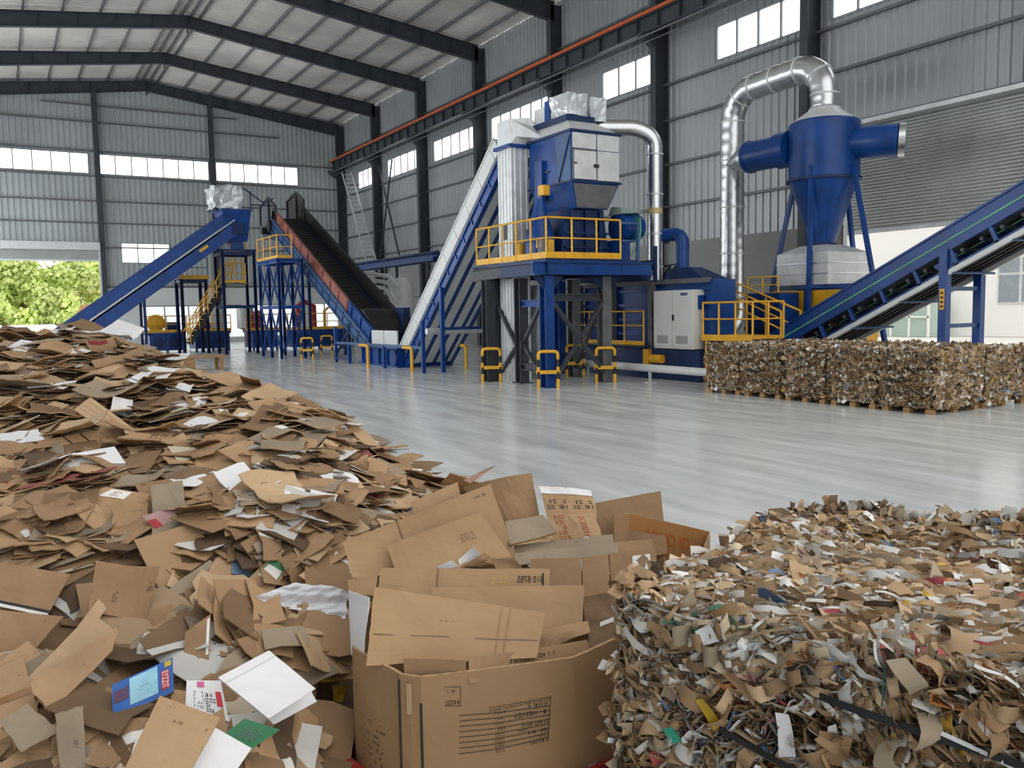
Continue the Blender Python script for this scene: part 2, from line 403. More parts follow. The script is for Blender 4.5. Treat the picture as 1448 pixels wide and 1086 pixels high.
# gateway in the gable with raised shutter and its box
SHUT = mat('roller_shutter_slats', (176, 180, 178), .45, .35, .08, 1.)
def shutter(name, P, a0, a1, z0, z1, label, dz=.11):
    t = thing(name, label, 'door', P((a0+a1)/2, 0, z0)); t['kind'] = 'structure'; mb = MB(); z = z0; prof = []
    while z < z1-.001:
        for tt, d in ((0, .0), (.25, .035), (.75, .035)): prof.append((z+tt*dz, d))
        z += dz
    for (p, dp), (q, dq) in zip(prof, prof[1:]): mb.quad(P(a0, dp, p), P(a1, dp, p), P(a1, dq, q), P(a0, dq, q))
    mb.build('slat_curtain', SHUT, t)
    b = MB(); b.hexa([P(a0, -.03, z0-.09), P(a1, -.03, z0-.09), P(a1, -.03, z0+.03), P(a0, -.03, z0+.03)], [P(a0, .05, z0-.09), P(a1, .05, z0-.09), P(a1, .05, z0+.03), P(a0, .05, z0+.03)])
    b.build('bottom_bar', GALVM, t)
    g = MB()
    for a in (a0-.06, a1+.06): g.bar(P(a, .03, 0), P(a, .03, z1+.1), .14, .14)
    g.build('guide_rail', GALVM, t)
    return t
d1 = shutter('door_1', lambda a, d, z: (a, L-.12-d, z), -.85, 6.66, 6.35, 7.1, 'raised roller shutter of the gateway in the gable wall')
MB().box(-1, 6.75, L-.75, L-.16, 7.08, 7.62).build('shutter_box', WHT, d1)
d2 = shutter('door_2', lambda a, d, z: (W-.1-d, a, z), 6.1, 20.1, 4.66, 8.25, 'half raised grey roller shutter of the long wall')
MB().box(W-.7, W-.15, 6, 20.25, 8.2, 8.34).build('shutter_box', GALVM, d2)

# ---- outside
GOUT = mat('sunlit_concrete_yard', (226, 224, 216), .8, 0, .05, .4)
struct(MB().add([(W+.3, -30, -.02), (140, -30, -.02), (140, 190, -.02), (-120, 190, -.02), (-120, L+.3, -.02), (W+.3, L+.3, -.02)], [(0, 1, 2, 3, 4, 5)]).build('ground', GOUT), 'pale sunlit concrete yard outside the doors', 'ground')
WHITEB = mat('white_render', (244, 243, 240), .7, 0, .02, .3)
GREENG = mat('pale_green_glass', (176, 196, 186), .2, 0, .1, .5)
b = thing('yard_building', 'white rendered building seen through the shutter opening', 'building', (52, 18, 0))
MB().box(52, 60, -6, 60, 0, 12).build('wall', WHITEB, b)
MB().box(51.7, 52.0, -6, 60, 7.6, 8.0).build('ledge', mat('grey_ledge', (206, 204, 200), .7), b)
for (ya, yb_, za, zb_) in ((25.5, 29.6, 2.0, 4.8), (14.0, 17.0, 2.0, 4.8), (45, 48, 2.0, 4.8)):
    f = MB().box(51.9, 52.0, ya, yb_, za, zb_).build('window', mat('window_grey_frame', (214, 218, 218), .4), b)
    m_ = MB(); n = 3
    for i in range(n): m_.box(51.86, 51.9, ya+.1+(yb_-ya)*i/n, ya-.1+(yb_-ya)*(i+1)/n, za+.1, zb_-1.1); m_.box(51.86, 51.9, ya+.1+(yb_-ya)*i/n, ya-.1+(yb_-ya)*(i+1)/n, zb_-.95, zb_-.1)
    m_.build('pane', mat('dim_window_glass', (150, 158, 166), .15, 0, .1), f)
e = thing('entrance_porch', 'pale green glazed entrance box against the white yard building', 'porch', (50, 34.4, 0))
MB().box(49.6, 51.5, 32.5, 36.4, 0, 2.6).build('glazing', GREENG, e)
g = MB()
for yy in (32.5, 33.8, 35.1, 36.4): g.box(49.5, 49.62, yy-.06, yy+.06, 0, 2.7)
g.box(49.5, 49.62, 32.4, 36.5, 1.2, 1.3).box(49.5, 49.62, 32.4, 36.5, 2.58, 2.7); g.build('frame', WHITEB, e)
fe = MB().box(-40, 7.5, 92, 92.25, 0, 1.55).build('boundary_wall', WHITEB); tag(fe, 'low white boundary wall beyond the gateway', 'wall'); 
sb = thing('shed', 'small white shed with a brown roof among the trees', 'shed', (10, 99, 0))
MB().box(6.8, 11.6, 97, 101, 0, 2.6).build('wall', WHITEB, sb)
MB().hexa([(6.5, 96.6, 2.6), (11.9, 96.6, 2.6), (11.9, 101.4, 2.6), (6.5, 101.4, 2.6)], [(7.5, 98, 3.4), (11, 98, 3.4), (11, 100, 3.4), (7.5, 100, 3.4)]).build('roof', mat('brown_roof', (176, 120, 92), .7), sb)
MB().box(8.3, 9.6, 96.9, 97, .9, 1.9).build('window', mat('dim_window_glass', (150, 158, 166), .15, 0, .1), sb)
LEAF = mat('sunlit_leaves', (255, 255, 255), .6, 0, .15, 2., attr=True)
BARK = mat('grey_bark', (120, 106, 90), .8, 0, .2, 3.)
def tree(x, y, h, r, label, seed, base=None):
    rr = random.Random(seed); t = thing('broadleaf_tree', label, 'tree', (x, y, 0), 'trees beyond the gateway')
    tb = MB(); tb.path([(x, y, 0), (x+.1, y, h*.25), (x-.05, y+.1, h*.45)], [.22, .17, .12], 8)
    for k in range(5):
        a = k*1.3+rr.random(); e_ = V((x+math.cos(a)*r*.6, y+math.sin(a)*r*.6, h*(.55+.25*rr.random())))
        tb.path([(x, y, h*.3), V((x, y, h*.3)).lerp(e_, .5)+V((0, 0, .2)), e_], [.12, .08, .03], 6)
    tb.build('trunk', BARK, t, smooth=True)
    lf = MB(); blobs = []
    for k in range(11):
        a = rr.random()*6.28; q = rr.random()**.6*r*.8; blobs.append((V((x+math.cos(a)*q, y+math.sin(a)*q*.7, h*(.33+.62*rr.random()*(1-.35*q/r)))), r*(.3+.25*rr.random())))
    for c, br in blobs:
        g0 = .8+.5*rr.random()
        for k in range(260):
            d = V((rr.gauss(0, 1), rr.gauss(0, 1), rr.gauss(0, 1))).normalized(); p = c + d*br*(.6+.45*rr.random())
            n = (d+V((rr.gauss(0, .6), rr.gauss(0, .6), rr.gauss(0, .6)))).normalized(); u = n.orthogonal().normalized(); v_ = n.cross(u); s_ = .13+.16*rr.random()
            j = g0*(.8+.4*rr.random()); lf.tint = (.74*j, .88*j, .30*j)
            lf.quad(p-u*s_-v_*s_*.6, p+u*s_-v_*s_*.5, p+u*s_*.7+v_*s_, p-u*s_*.8+v_*s_*.7)
    lf.build('foliage', LEAF, t, kind='stuff')
for args in ((-1.5, 97, 8.2, 3.6, 'yellow green tree standing nearest the outer gatepost', 1), (2.6, 100, 9.2, 3.8, 'tall bright green tree in the middle of the gateway', 2), (6.6, 103, 8.4, 3.6, 'bright green tree rising behind the shed', 3),
             (10.6, 106, 9.4, 3.5, 'pale green tree behind the upper end of the shed', 4), (.4, 95, 4.2, 2.2, 'low dark green bushy tree by the boundary wall', 5), (4.6, 95.5, 5.2, 2.6, 'small spreading tree with a bare grey trunk', 6)):
    tree(*args)
# ------------------------------------------------------------------ conveyors
class Fr:
    """local frame of an inclined conveyor: s along the belt, w across, n off the belt"""
    def __init__(s, p0, p1, w):
        s.o = V(p0); s.d = (V(p1)-V(p0)); s.len = s.d.length; s.d.normalize(); s.w = V(w).normalized(); s.n = s.w.cross(s.d)
        if s.n.z < 0: s.n = -s.n
    def __call__(s, a, b, c): return s.o + s.d*a + s.w*b + s.n*c
    def block(s, mb, a0, a1, b0, b1, c0, c1):
        return mb.hexa([s(a0,b0,c0), s(a1,b0,c0), s(a1,b1,c0), s(a0,b1,c0)], [s(a0,b0,c1), s(a1,b0,c1), s(a1,b1,c1), s(a0,b1,c1)])
BELT = mat('black_belt', (27, 27, 29), .6, 0, .35, 6.)
def belt_part(f, t, hw, cleat=.5, z0=0., s0=.1, s1=None, mm=None):
    s1 = s1 or f.len-.1; b = MB(); f.block(b, s0, s1, -hw, hw, z0-.03, z0); a = s0+.2
    while a < s1-.1: f.block(b, a, a+.03, -hw*.92, hw*.92, z0, z0+.02); a += cleat
    return b.build('belt', mm or BELT, t)

# inclined feed conveyor with silver guards, up to the hopper tower
f = Fr((14.5, 31.0, .36), (14.5, 23.25, 7.02), (1, 0, 0)); HW = .9
t = thing('incline_conveyor', 'steep blue conveyor with silver side guards rising to the hopper tower', 'conveyor', (14.5, 30, 0))
g = MB(); f.block(g, 0, f.len, -HW, -HW+.03, .12, .62); f.block(g, 0, f.len, -HW-.03, -HW+.05, .6, .66)
a = .6
while a < f.len: f.block(g, a, a+.04, -HW-.02, -HW, .12, .62); a += 1.15
g.build('side_guard', WHT, t)
g = MB(); f.block(g, 0, f.len, HW-.03, HW, .12, .62); f.block(g, 0, f.len, HW-.05, HW+.03, .6, .66); g.build('side_guard', WHT, t)
for sgn in (-1, 1):
    g = MB(); b0, b1 = (-HW-.04, -HW+.04) if sgn < 0 else (HW-.04, HW+.04)
    f.block(g, -.2, f.len, b0, b1, -.5, -.12); f.block(g, -.2, f.len, b0-.05, b1+.03, -.16, -.1); f.block(g, -.2, f.len, b0-.05, b1+.03, -.52, -.46)
    a = .3
    while a < f.len: f.block(g, a, a+.05, b0-.04, b1, -.46, -.1); a += .8
    g.build('side_frame', BLUE, t)
g = MB(); f.block(g, 0, f.len, -HW, -HW+.05, -.1, .12); g.build('skirt_plate', GSTEEL, t)
belt_part(f, t, HW-.06)
g = MB(); 
for b0, b1 in ((-.8, -.5), (-.3, .02), (.2, .5), (.68, .88)): f.block(g, .3, f.len-.1, b0, b1, -.5, -.47)
g.build('underside_plate', WHT, t)
g = MB(); f.block(g, .0, f.len-.1, -.86, .86, -.46, -.42); g.build('underside_pan', BLUE, t)
g = MB()
for yy in (27.3,): 
    for xx in (13.45, 15.55): g.bar((xx, yy, 0), (xx, yy, 3.0), .14)
    g.bar((13.45, yy, 1.55), (15.55, yy, 1.55), .1)
g.build('support_leg', BLUE, t)
MB().tube((13.2, 28.1, 1.45), (15.6, 28.1, 1.45), .12, 12).build('return_roller', GALVM, t, smooth=True)

# belt conveyor coming down from the head platform: rust coloured near guard, tall black far guard
f = Fr((14.4, 34.5, .95), (14.4, 48.9, 7.6), (1, 0, 0)); HW = .8
t = thing('down_conveyor', 'long conveyor with black belt and rust brown side guard sloping into the pit', 'conveyor', (14.4, 36, 0))
def guard(b0, b1, n0, n1, m, segs):
    g = MB(); f.block(g, segs[0], segs[1], b0, b1, n0, n1)
    a = segs[0]+.05
    while a < segs[1]: f.block(g, a, a+.05, b0-.06 if b0 < 0 else b0, b1 if b0 < 0 else b1+.06, n0, n1); a += 1.2
    f.block(g, segs[0], segs[1], b0-.04, b1+.04, n1-.04, n1+.02)
    return g.build('side_guard', m, t)
guard(-HW-.02, -HW+.02, .04, .55, RUST, (3.0, f.len)); guard(-HW-.02, -HW+.02, .04, .55, BLUE, (0, 3.0))
guard(HW-.02, HW+.02, .04, .8, BLK, (0, f.len))
for sg in (-1, 1):
    g = MB(); b0, b1 = (-HW-.06, -HW+.03) if sg < 0 else (HW-.03, HW+.06)
    f.block(g, 0, f.len, b0, b1, -.62, .02); a = .3
    while a < f.len: f.block(g, a, a+.06, b0-.06, b1, -.6, .02); a += 1.0
    f.block(g, 0, f.len, b0-.08, b1, -.06, .03); f.block(g, 0, f.len, b0-.08, b1, -.68, -.62); f.block(g, 0, f.len, b0-.05, b1, -.3, -.25)
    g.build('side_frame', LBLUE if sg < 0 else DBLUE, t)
belt_part(f, t, HW-.03, .42)
g = MB(); f.block(g, .2, f.len-.2, -HW, HW, -.3, -.27); g.build('underside_pan', DBLUE, t)
# horizontal head with guard plates
HEADG = mat('grey_guard_plate', (96, 104, 112), .45, .3, .15, 2.)
for x, zt_ in ((13.6, 8.75), (15.2, 9.15)):
    g = MB(); g.prism([(x-.02, 48.0, 7.35), (x-.02, 51.2, 7.4), (x-.02, 51.2, zt_-.35), (x-.02, 49.4, zt_), (x-.02, 48.0, zt_-.62)], (.04, 0, 0))
    g.build('head_guard', HEADG if x < 14 else BLK, t); g = MB()
    for yy, q in ((48.0, .62), (49.4, 0), (51.2, .35)): g.bar((x-.05, yy, 7.3), (x-.05, yy, zt_-q), .09)
    g.bar((x-.05, 48, zt_-.62), (x-.05, 49.4, zt_), .09).bar((x-.05, 49.4, zt_), (x-.05, 51.2, zt_-.35), .09); g.build('head_frame', BLK, t)
MB().box(13.6, 15.2, 48.4, 51.0, 6.5, 7.3).build('head_housing', DBLUE, t)
MB().tube((13.35, 48.9, 7.1), (13.6, 48.9, 7.1), .32, 16).build('drive_drum', BLK, t, smooth=True); MB().tube((13.2, 49.8, 6.9), (13.6, 49.8, 6.9), .2, 12).build('drive_motor', BLK, t, smooth=True)
g = MB()
for yy in (36.9, 42.4):
    zc = .95+(yy-34.5)*.462-.35
    for xx in (13.5, 15.3): g = MB().bar((xx, yy, 0), (xx, yy, zc), .13); g.build('support_leg', DBLUE, t)
MB().bar((13.5, 38.9, .1), (13.5, 36.9, 1.4), .09).build('brace', DBLUE, t)
# black discharge trough across the foot of the belt
t = thing('discharge_trough', 'black steel trough at the foot of the descending belt', 'trough', (14.4, 35.4, 0))
tr = MB(); 
prof = [(36.1, 2.35), (35.5, 2.25), (34.95, 1.85), (34.75, 1.3), (34.85, 1.0), (35.1, 1.05), (35.1, 1.35), (35.3, 1.8), (35.7, 2.1), (36.1, 2.2)]
tr.prism([(13.72, y, z) for y, z in prof], (1.42, 0, 0)); tr.build('trough_plate', BLK, t)
MB().box(15.16, 15.5, 34.6, 36.2, .2, 2.35).build('end_post', DBLUE, t)
# pit hopper where both conveyors meet
t = thing('pit_hopper', 'blue pit hopper with pale side panels between the two conveyors', 'hopper', (14, 32.8, 0))
for i in range(2):
    y0 = 31.45+i*1.37; MB().box(13.5, 13.56, y0+.03, y0+1.34, .76, 1.42).build('side_panel', WHT, t)
g = MB().box(13.3, 13.55, 30.9, 34.9, .04, .72).box(13.2, 13.6, 30.8, 35.0, .7, .77).box(13.2, 13.6, 30.8, 35.0, .0, .06)
for yy in (31.0, 31.9, 32.8, 33.7, 34.6): g.box(13.22, 13.3, yy, yy+.07, .05, .72)
g.box(13.55, 15.4, 33.0, 34.9, .0, .7); g.build('base_frame', BLUE, t)
MB().tube((13.18, 31.2, .36), (13.3, 31.2, .36), .32, 20).build('tail_pulley_cover', BLUE, t, smooth=True)
t = thing('pit_barrier', 'low blue tube barrier around the pit between the conveyors', 'barrier', (12.8, 32, 0))
MB().bar((12.75, 36.6, .86), (12.75, 27.4, .9), .07, .1).build('top_rail', LBLUE, t)
MB().bar((12.75, 36.6, .2), (12.75, 34.9, .2), .06, .1).build('low_rail', DBLUE, t)
for yy, zz in ((36.55, 1.55), (34.9, .86), (31.0, .88), (27.45, 1.85)): MB().bar((12.75, yy, 0), (12.75, yy, zz), .12).build('post', BLUE, t)
for i, (x, y, dy, lab) in enumerate(((12.72, 28.36, .75, 'yellow bent pipe bollard in front of the silver sided conveyor'), (12.4, 31.85, .85, 'yellow bent pipe bollard at the pit corner under the descending conveyor'),
                       (14.85, 28.2, .0, 'yellow pipe bollard under the steep conveyor, next to the dark tower column'))):
    pts = [(x, y, 0), (x, y, .75)] + [tuple(p) for p in arc((x, y+.12, .75), (0, -.12, 0), (0, 0, .12), 0, PI/2, 5)][1:] + [(x, y+max(dy, .4), .87)]
    t = MB().path(pts, .06, 10).build('pipe_bollard', YEL, smooth=True); tag(t, lab, 'bollard', 'yellow pipe bollards')

# conveyor rising beside the gateway to the head platform
f = Fr((1.4, 49.2, .06), (11.45, 49.2, 7.3), (0, 1, 0)); HW = .7
t = thing('feed_conveyor', 'long blue conveyor rising from the cardboard heap past the gateway', 'conveyor', (5, 49.2, 0))
for sg in (-1, 1):
    b = sg*HW
    g = MB(); f.block(g, 0, f.len, b-.03, b+.03, .1, .62); f.block(g, 0, f.len, b-.05, b+.05, .58, .64); g.build('side_guard', BLUE, t)
    g = MB(); f.block(g, 0, f.len, b-.05, b+.05, -.62, -.08); a = .7
    while a < f.len: f.block(g, a, a+.03, b-.07, b+.07, -.62, -.08); a += 1.5
    f.block(g, 0, f.len, b-.08, b+.08, -.66, -.6); g.build('side_frame', BLUE, t)
    g = MB(); f.block(g, 0, f.len, b-.09, b+.04, .02, .07); g.build('light_strip', WHT, t)
belt_part(f, t, HW-.05)
g = MB(); f.block(g, .2, f.len-.2, -HW+.05, HW-.05, -.6, -.57); g.build('underside_pan', DBLUE, t)
g = MB(); f.block(g, f.len-2.6, f.len-2.05, -HW-.07, -HW-.05, -.32, -.18); g.build('warning_sticker', YEL, t)
for x in (5.0, 6.6):
    zc = .06+(x-1.4)*.72-.7
    for yy in (48.5, 49.9): MB().bar((x, yy, 0), (x, yy, zc), .14).build('support_leg', DBLUE, t)
MB().bar((5.0, 48.5, 1.6), (6.6, 48.5, 1.6), .1).build('brace', DBLUE, t)
# head chute with crinkled plastic
t = thing('head_chute', 'blue chute wrapped in clear plastic at the top of the feed conveyor', 'chute', (11.3, 49.2, 0))
g = MB(); g.hexa([(11.0, 48.6, 6.2), (12.1, 48.6, 6.2), (12.1, 50.0, 6.2), (11.0, 50.0, 6.2)], [(10.75, 48.35, 7.85), (12.3, 48.35, 7.85), (12.3, 50.3, 7.85), (10.75, 50.3, 7.85)])
g.box(10.7, 12.35, 48.3, 50.35, 7.82, 7.92).box(11.2, 11.9, 48.7, 49.9, 5.7, 6.2); g.build('chute_body', BLUE, t)
MB().box(11.25, 11.85, 48.38, 48.5, 6.55, 7.2).build('inspection_cover', DBLUE, t)
def crinkled(x0, x1, y0, y1, z0, z1, nx, parent, name='plastic_wrap', amp=.05, seed=0, m=None, top=True):
    """box skin of creased sheet"""
    mb = MB(); rr = V((seed*3.1, seed*1.7, 0))
    def P(x, y, z): 
        p = V((x, y, z)); return p + wob(p+rr, 2.2, amp) + wob(p+rr, 6., amp*.5)
    fx = lambda i: x0+(x1-x0)*i/nx; fy = lambda i: y0+(y1-y0)*i/nx; fz = lambda i: z0+(z1-z0)*i/nx
    for i in range(nx):
        for j in range(nx):
            for A in ((lambda a, b: P(fx(a), y0, fz(b))), (lambda a, b: P(fx(a), y1, fz(b))), (lambda a, b: P(x0, fy(a), fz(b))), (lambda a, b: P(x1, fy(a), fz(b)))) + (((lambda a, b: P(fx(a), fy(b), z1)),) if top else ()):
                mb.quad(A(i, j), A(i+1, j), A(i+1, j+1), A(i, j+1))
    return mb.build(name, m or PLAST, parent)
crinkled(10.35, 11.85, 48.4, 50.2, 7.92, 9.15, 6, t, seed=1, amp=.16)
g = MB(); 
for p, q in (((11.9, 48.4, 9.1), (13.1, 48.6, 8.3)), ((12.3, 48.4, 7.9), (12.3, 48.4, 8.9)), ((13.1, 48.6, 8.3), (13.6, 48.4, 8.6)), ((12.3, 48.5, 8.2), (13.6, 48.6, 8.2))): g.bar(p, q, .06)
g.build('guard_frame', DBLUE, t)

# towers under the head of the conveyors
def frame_tower(name, label, xs, ys, z, levels, m, braces=True, deck=True, sz=.2, rail=None, cat='tower'):
    t = thing(name, label, cat, (sum(xs)/len(xs), sum(ys)/len(ys), 0))
    for x in xs:
        for y in ys: MB().ibeam((x, y, 0), (x, y, z), sz, sz, .02).build('post', m, t)
    for zl in levels:
        for x in xs: MB().bar((x, ys[0], zl), (x, ys[-1], zl), .1, .16).build('beam', m, t)
        for y in ys: MB().bar((xs[0], y, zl), (xs[-1], y, zl), .1, .16).build('beam', m, t)
    if braces:
        lv = [0.2]+list(levels)
        for z0, z1 in zip(lv, lv[1:]):
            for x in (xs[0], xs[-1]):
                for ya, yb in zip(ys, ys[1:]):
                    MB().bar((x, ya, z0), (x, yb, z1), .07).build('brace', m, t); MB().bar((x, yb, z0), (x, ya, z1), .07).build('brace', m, t)
            MB().bar((xs[0], ys[0], z0), (xs[-1], ys[0], z1), .07).build('brace', m, t)
    if deck: MB().box(xs[0]-.15, xs[-1]+.15, ys[0]-.2, ys[-1]+.2, z, z+.08).build('deck', m, t)
    if rail: railing(t, [(x, y, z+.08) for x, y in rail])
    return t
frame_tower('lattice_tower', 'blue braced tower with yellow railing under the descending belt', (11.65, 12.8), (41.2, 42.9, 44.6), 4.75, (2.5, 4.7), BLUE, rail=[(11.6, 44.7), (11.6, 41.1), (12.3, 41.1)])
frame_tower('head_tower', 'dark blue frame carrying the plastic wrapped head chute', (10.65, 12.35), (48.4, 50.2), 5.65, (2.6, 5.5), DBLUE, braces=False, deck=True, sz=.22)
t = frame_tower('stair_tower', 'dark steel tower with yellow edged landing behind the stairs', (8.9, 10.2), (50.8, 52.4), 4.2, (4.1,), DBLUE, braces=False, sz=.24, rail=None)
railing(t, [(8.8, 52.5, 4.28), (8.8, 50.6, 4.28), (10.3, 50.6, 4.28)], m=LBLUE, toe=0)
MB().bar((8.8, 50.55, 4.3), (10.35, 50.55, 4.3), .03, .22).build('toe_board', YEL, t)
# stair between them
t = thing('steel_stair', 'yellow railed stairs climbing between the blue tower posts', 'stairs', (10.5, 50.2, 0))
p0, p1 = V((9.0, 49.9, .6)), V((11.0, 49.9, 3.9)); dd = p1-p0
for yy in (49.5, 50.3):
    o = V((0, yy-49.9, 0)); MB().bar(p0+o, p1+o, .05, .22).build('stringer', BLK, t)
    MB().path([p0+o+V((-.2, 0, .7)), p0+o+V((0, 0, 1.0)), p1+o+V((0, 0, 1.0)), p1+o+V((.5, 0, 1.1))], .035, 8).path([p0+o+V((0, 0, .5)), p1+o+V((0, 0, .5))], .025, 8).build('handrail', YEL, t, smooth=True)
    for k in range(5): q = p0+dd*(k/4)+o; MB().tube(q, q+V((0, 0, 1.0)), .03, 8).build('post', YEL, t)
for k in range(11):
    q = p0+dd*((k+.5)/11); MB().box(q.x-.13, q.x+.13, 49.5, 50.3, q.z-.015, q.z+.015).build('tread', WHT, t)
MB().box(10.9, 12.2, 49.4, 50.4, 3.85, 3.95).build('landing', GSTEEL, t)
railing(t, [(10.95, 49.4, 3.95), (12.1, 49.4, 3.95)], spacing=.6)
p0, p1 = V((11.4, 50.4, 3.95)), V((12.1, 51.6, 5.6))
for o in (V((0, 0, 0)), V((.7, 0, 0))): MB().path([p0+o, p1+o], .05, 6).path([p0+o+V((0, 0, .9)), p0+o+V((.1, .3, 1.5)), p1+o+V((0, 0, 1))], .035, 8).path([p0+o+V((0, 0, .5)), p1+o+V((0, 0, .5))], .03, 6).build('handrail', YEL, t, smooth=True)
# floor machines behind the towers: raised skids with yellow kick boards
def skid(x0, x1, y0, y1, label, seed, extras):
    rr = random.Random(seed); t = thing('sorting_machine', label, 'machine', ((x0+x1)/2, (y0+y1)/2, 0), 'low machines along the gable end')
    g = MB().box(x0+.1, x1-.1, y0+.1, y1, .15, 1.05).box(x0, x1, y0, y1, 1.05, 1.2)
    for k in range(3): xx = x0+.15+(x1-x0-.3)*k/2; g.box(xx-.06, xx+.06, y0, y0+.12, 0, 1.1)
    g.build('body', BLUE, t); 
    for k in range(2): xx = x0+(x1-x0)*(.3+.4*k); MB().tube((xx, y0+.04, .6), (xx, y0+.1, .6), .3, 16).build('cover', DBLUE, t, smooth=True)
    railing(t, [(x0, y1, 1.2), (x0, y0, 1.2), (x1, y0, 1.2)], h=.95, spacing=1.1, toe=.16)
    for nm, m_, fn in extras: fn(MB()).build(nm, m_, t, smooth=True)
    return t
RED = mat('red_paint', (150, 36, 42), .45, 0, .2, 3.)
skid(7.3, 9.4, 53, 55, 'blue machine with yellow fan and dark motor nearest the gateway', 3, [
    ('fan_housing', YEL, lambda m: m.lathe([(.1, 0), (.5, .05), (.5, .5), (.1, .55)], (7.9, 53.6, 1.75), 18, (0, 1, 0))), ('motor', DBLUE, lambda m: m.tube((8.4, 53.8, 1.5), (9.2, 53.8, 1.5), .3, 14))])
skid(10.0, 12.2, 54, 56, 'blue machine with white tank under the yellow stairs', 4, [
    ('tank', WHT, lambda m: m.lathe([(.1, 0), (.55, .15), (.55, 1.5), (.1, 1.7)], (11.4, 55, 1.2), 20)), ('motor', RED, lambda m: m.tube((10.3, 54.6, 1.5), (11, 54.6, 1.5), .25, 14))])
skid(12.9, 14.6, 52, 54, 'machine with red pump body behind the first blue posts', 5, [
    ('pump', RED, lambda m: m.lathe([(.1, 0), (.7, .1), (.7, .9), (.3, 1.2), (.3, 1.9), (.1, 2.)], (13.6, 53, .4), 20)), ('tank', WHT, lambda m: m.lathe([(.1, 0), (.5, .15), (.5, 1.4), (.1, 1.6)], (13.0, 53.6, 1.2), 20))])
skid(15.0, 18.2, 50.5, 52.5, 'wide blue machine with round covers seen through the lattice tower', 6, [
    ('pipe', RED, lambda m: m.path([(15.6, 51.4, 1.2), (15.6, 51.4, 2.6), (16.0, 51.4, 2.9), (16.6, 51.4, 2.6), (16.6, 51.4, 1.2)], .16, 10)), ('pipe', YEL, lambda m: m.path([(17.2, 51.2, 1.2), (17.2, 51.2, 2.3), (17.6, 51.2, 2.6), (17.9, 51.2, 2.2)], .09, 10))])
# long blue service beam on posts, white tank and pipes behind the pit
t = thing('service_gantry', 'long blue pipe gantry behind the pit between the conveyors', 'gantry', (20, 47, 0))
for dx in (0, .7): MB().ibeam((20+dx, 41.5, 5.0), (20+dx, 54.5, 5.0), .2, .32, .03).build('beam', BLUE, t)
g = MB(); y = 41.7
while y < 54.5: g.bar((20, y, 5.2), (20.7, y, 5.2), .12); y += 1.3
g.tube((20.3, 41.5, 5.3), (20.3, 54.5, 5.3), .1, 8); g.build('cross_bars', DBLUE, t)
for yy in (42.2, 48, 54):
    for dx in (0, .7): MB().bar((20+dx, yy, 0), (20+dx, yy, 4.85), .14).build('post', STEEL, t)
t = thing('insulated_tank', 'white insulated tank with bent pipes behind the pit', 'tank', (18.6, 42.5, 0))
MB().lathe([(.05, 0), (.62, .02), (.62, 3.6), (.35, 3.95), (.05, 4.0)], (18.6, 42.5, 0), 24).build('vessel', WHT, t, smooth=True)
for k in range(3): MB().path([(18.0, 42.0-.35*k, 2.6+.4*k), (17.4, 42.0-.35*k, 3.4+.3*k), (16.6, 43-.2*k, 3.6+.3*k), (15.9, 44.5, 4.0+.2*k)], .11, 8).build('pipe', GALVM, t, smooth=True)
# ladder leaning in the corner
t = thing('ladder', 'aluminium ladder leaning on the corner column of the long wall', 'ladder', (24.8, 62.5, 0))
a, b = V((24.7, 61.5, 5.2)), V((25.0, 67.6, 13.5)); lad = V((-.32, .2, 0))
# the ladder is fixed to the wall frame from floor height of the service walkway
for o in (lad, -lad): MB().bar(a+o, b+o, .07, .1).build('stile', GALVM, t)
for k in range(22): q = a.lerp(b, (k+.5)/22); MB().tube(q+lad, q-lad, .022, 6).build('rung', GALVM, t)
for yy in (61.6, 66.8):
    z_ = 5.2+(yy-61.5)*8.3/6.1; MB().bar((24.9, yy, z_), (25.9, yy, z_), .06).build('wall_bracket', STEEL, t)

# ------------------------------------------------------------------ hopper tower
t = thing('platform_tower', 'steel platform on braced columns carrying the silver and blue hopper', 'platform', (14.2, 21.5, 0))
PLAT = t
DK = 3.5
for (x, y, m_) in ((12.85, 22.9, STEEL), (13.38, 23.3, STEEL), (13.3, 21.7, STEEL), (13.05, 19.93, BLUE), (15.3, 20.3, GSTEEL), (15.76, 22.5, GSTEEL), (16.3, 24.1, BLUE), (14.0, 23.4, BLUE)):
    c = MB().ibeam((x, y, .02), (x, y, DK-.4), .3, .3, .025, up=(0, 1, 0)); c.box(x-.22, x+.22, y-.22, y+.22, 0, .025); c.build('column', m_, t)
for a, b, m_ in (((12.45, 19.72, DK-.2), (16.6, 19.72, DK-.2), BLUE), ((12.9, 19.6, DK-.2), (12.9, 22.2, DK-.2), DBLUE), ((12.9, 22.2, DK-.2), (12.9, 23.9, DK-.25), STEEL), ((15.5, 19.7, DK-.2), (15.5, 24, DK-.2), DBLUE),
                 ((12.9, 22.5, DK-.2), (16.4, 22.5, DK-.2), DBLUE), ((12.9, 23.9, DK-.2), (16.4, 23.9, DK-.2), DBLUE), ((13.3, 21.7, 2.35), (13.05, 19.93, 2.35), BLUE), ((13.05, 20.05, 2.5), (15.3, 20.3, 2.5), STEEL), ((13.05, 20.05, .5), (13.3, 21.7, .5), STEEL)):
    MB().ibeam(a, b, .18, .36 if a[2] > 3 else .2, .03).build('beam', m_, t)
for a, b in (((13.38, 23.2, 2.3), (13.3, 21.8, .9)), ((13.38, 23.2, .15), (13.3, 21.8, 1.25)), ((13.3, 21.6, 1.2), (13.05, 20.05, 2.5)), ((13.3, 21.6, 1.15), (13.05, 20.05, .15)),
             ((13.25, 19.98, 2.4), (15.2, 20.2, .3)), ((13.25, 19.98, .1), (15.2, 20.2, 2.4)), ((15.4, 20.5, 2.4), (15.7, 22.4, .3))):
    MB().bar(a, b, .1, .1).build('brace', STEEL, t)
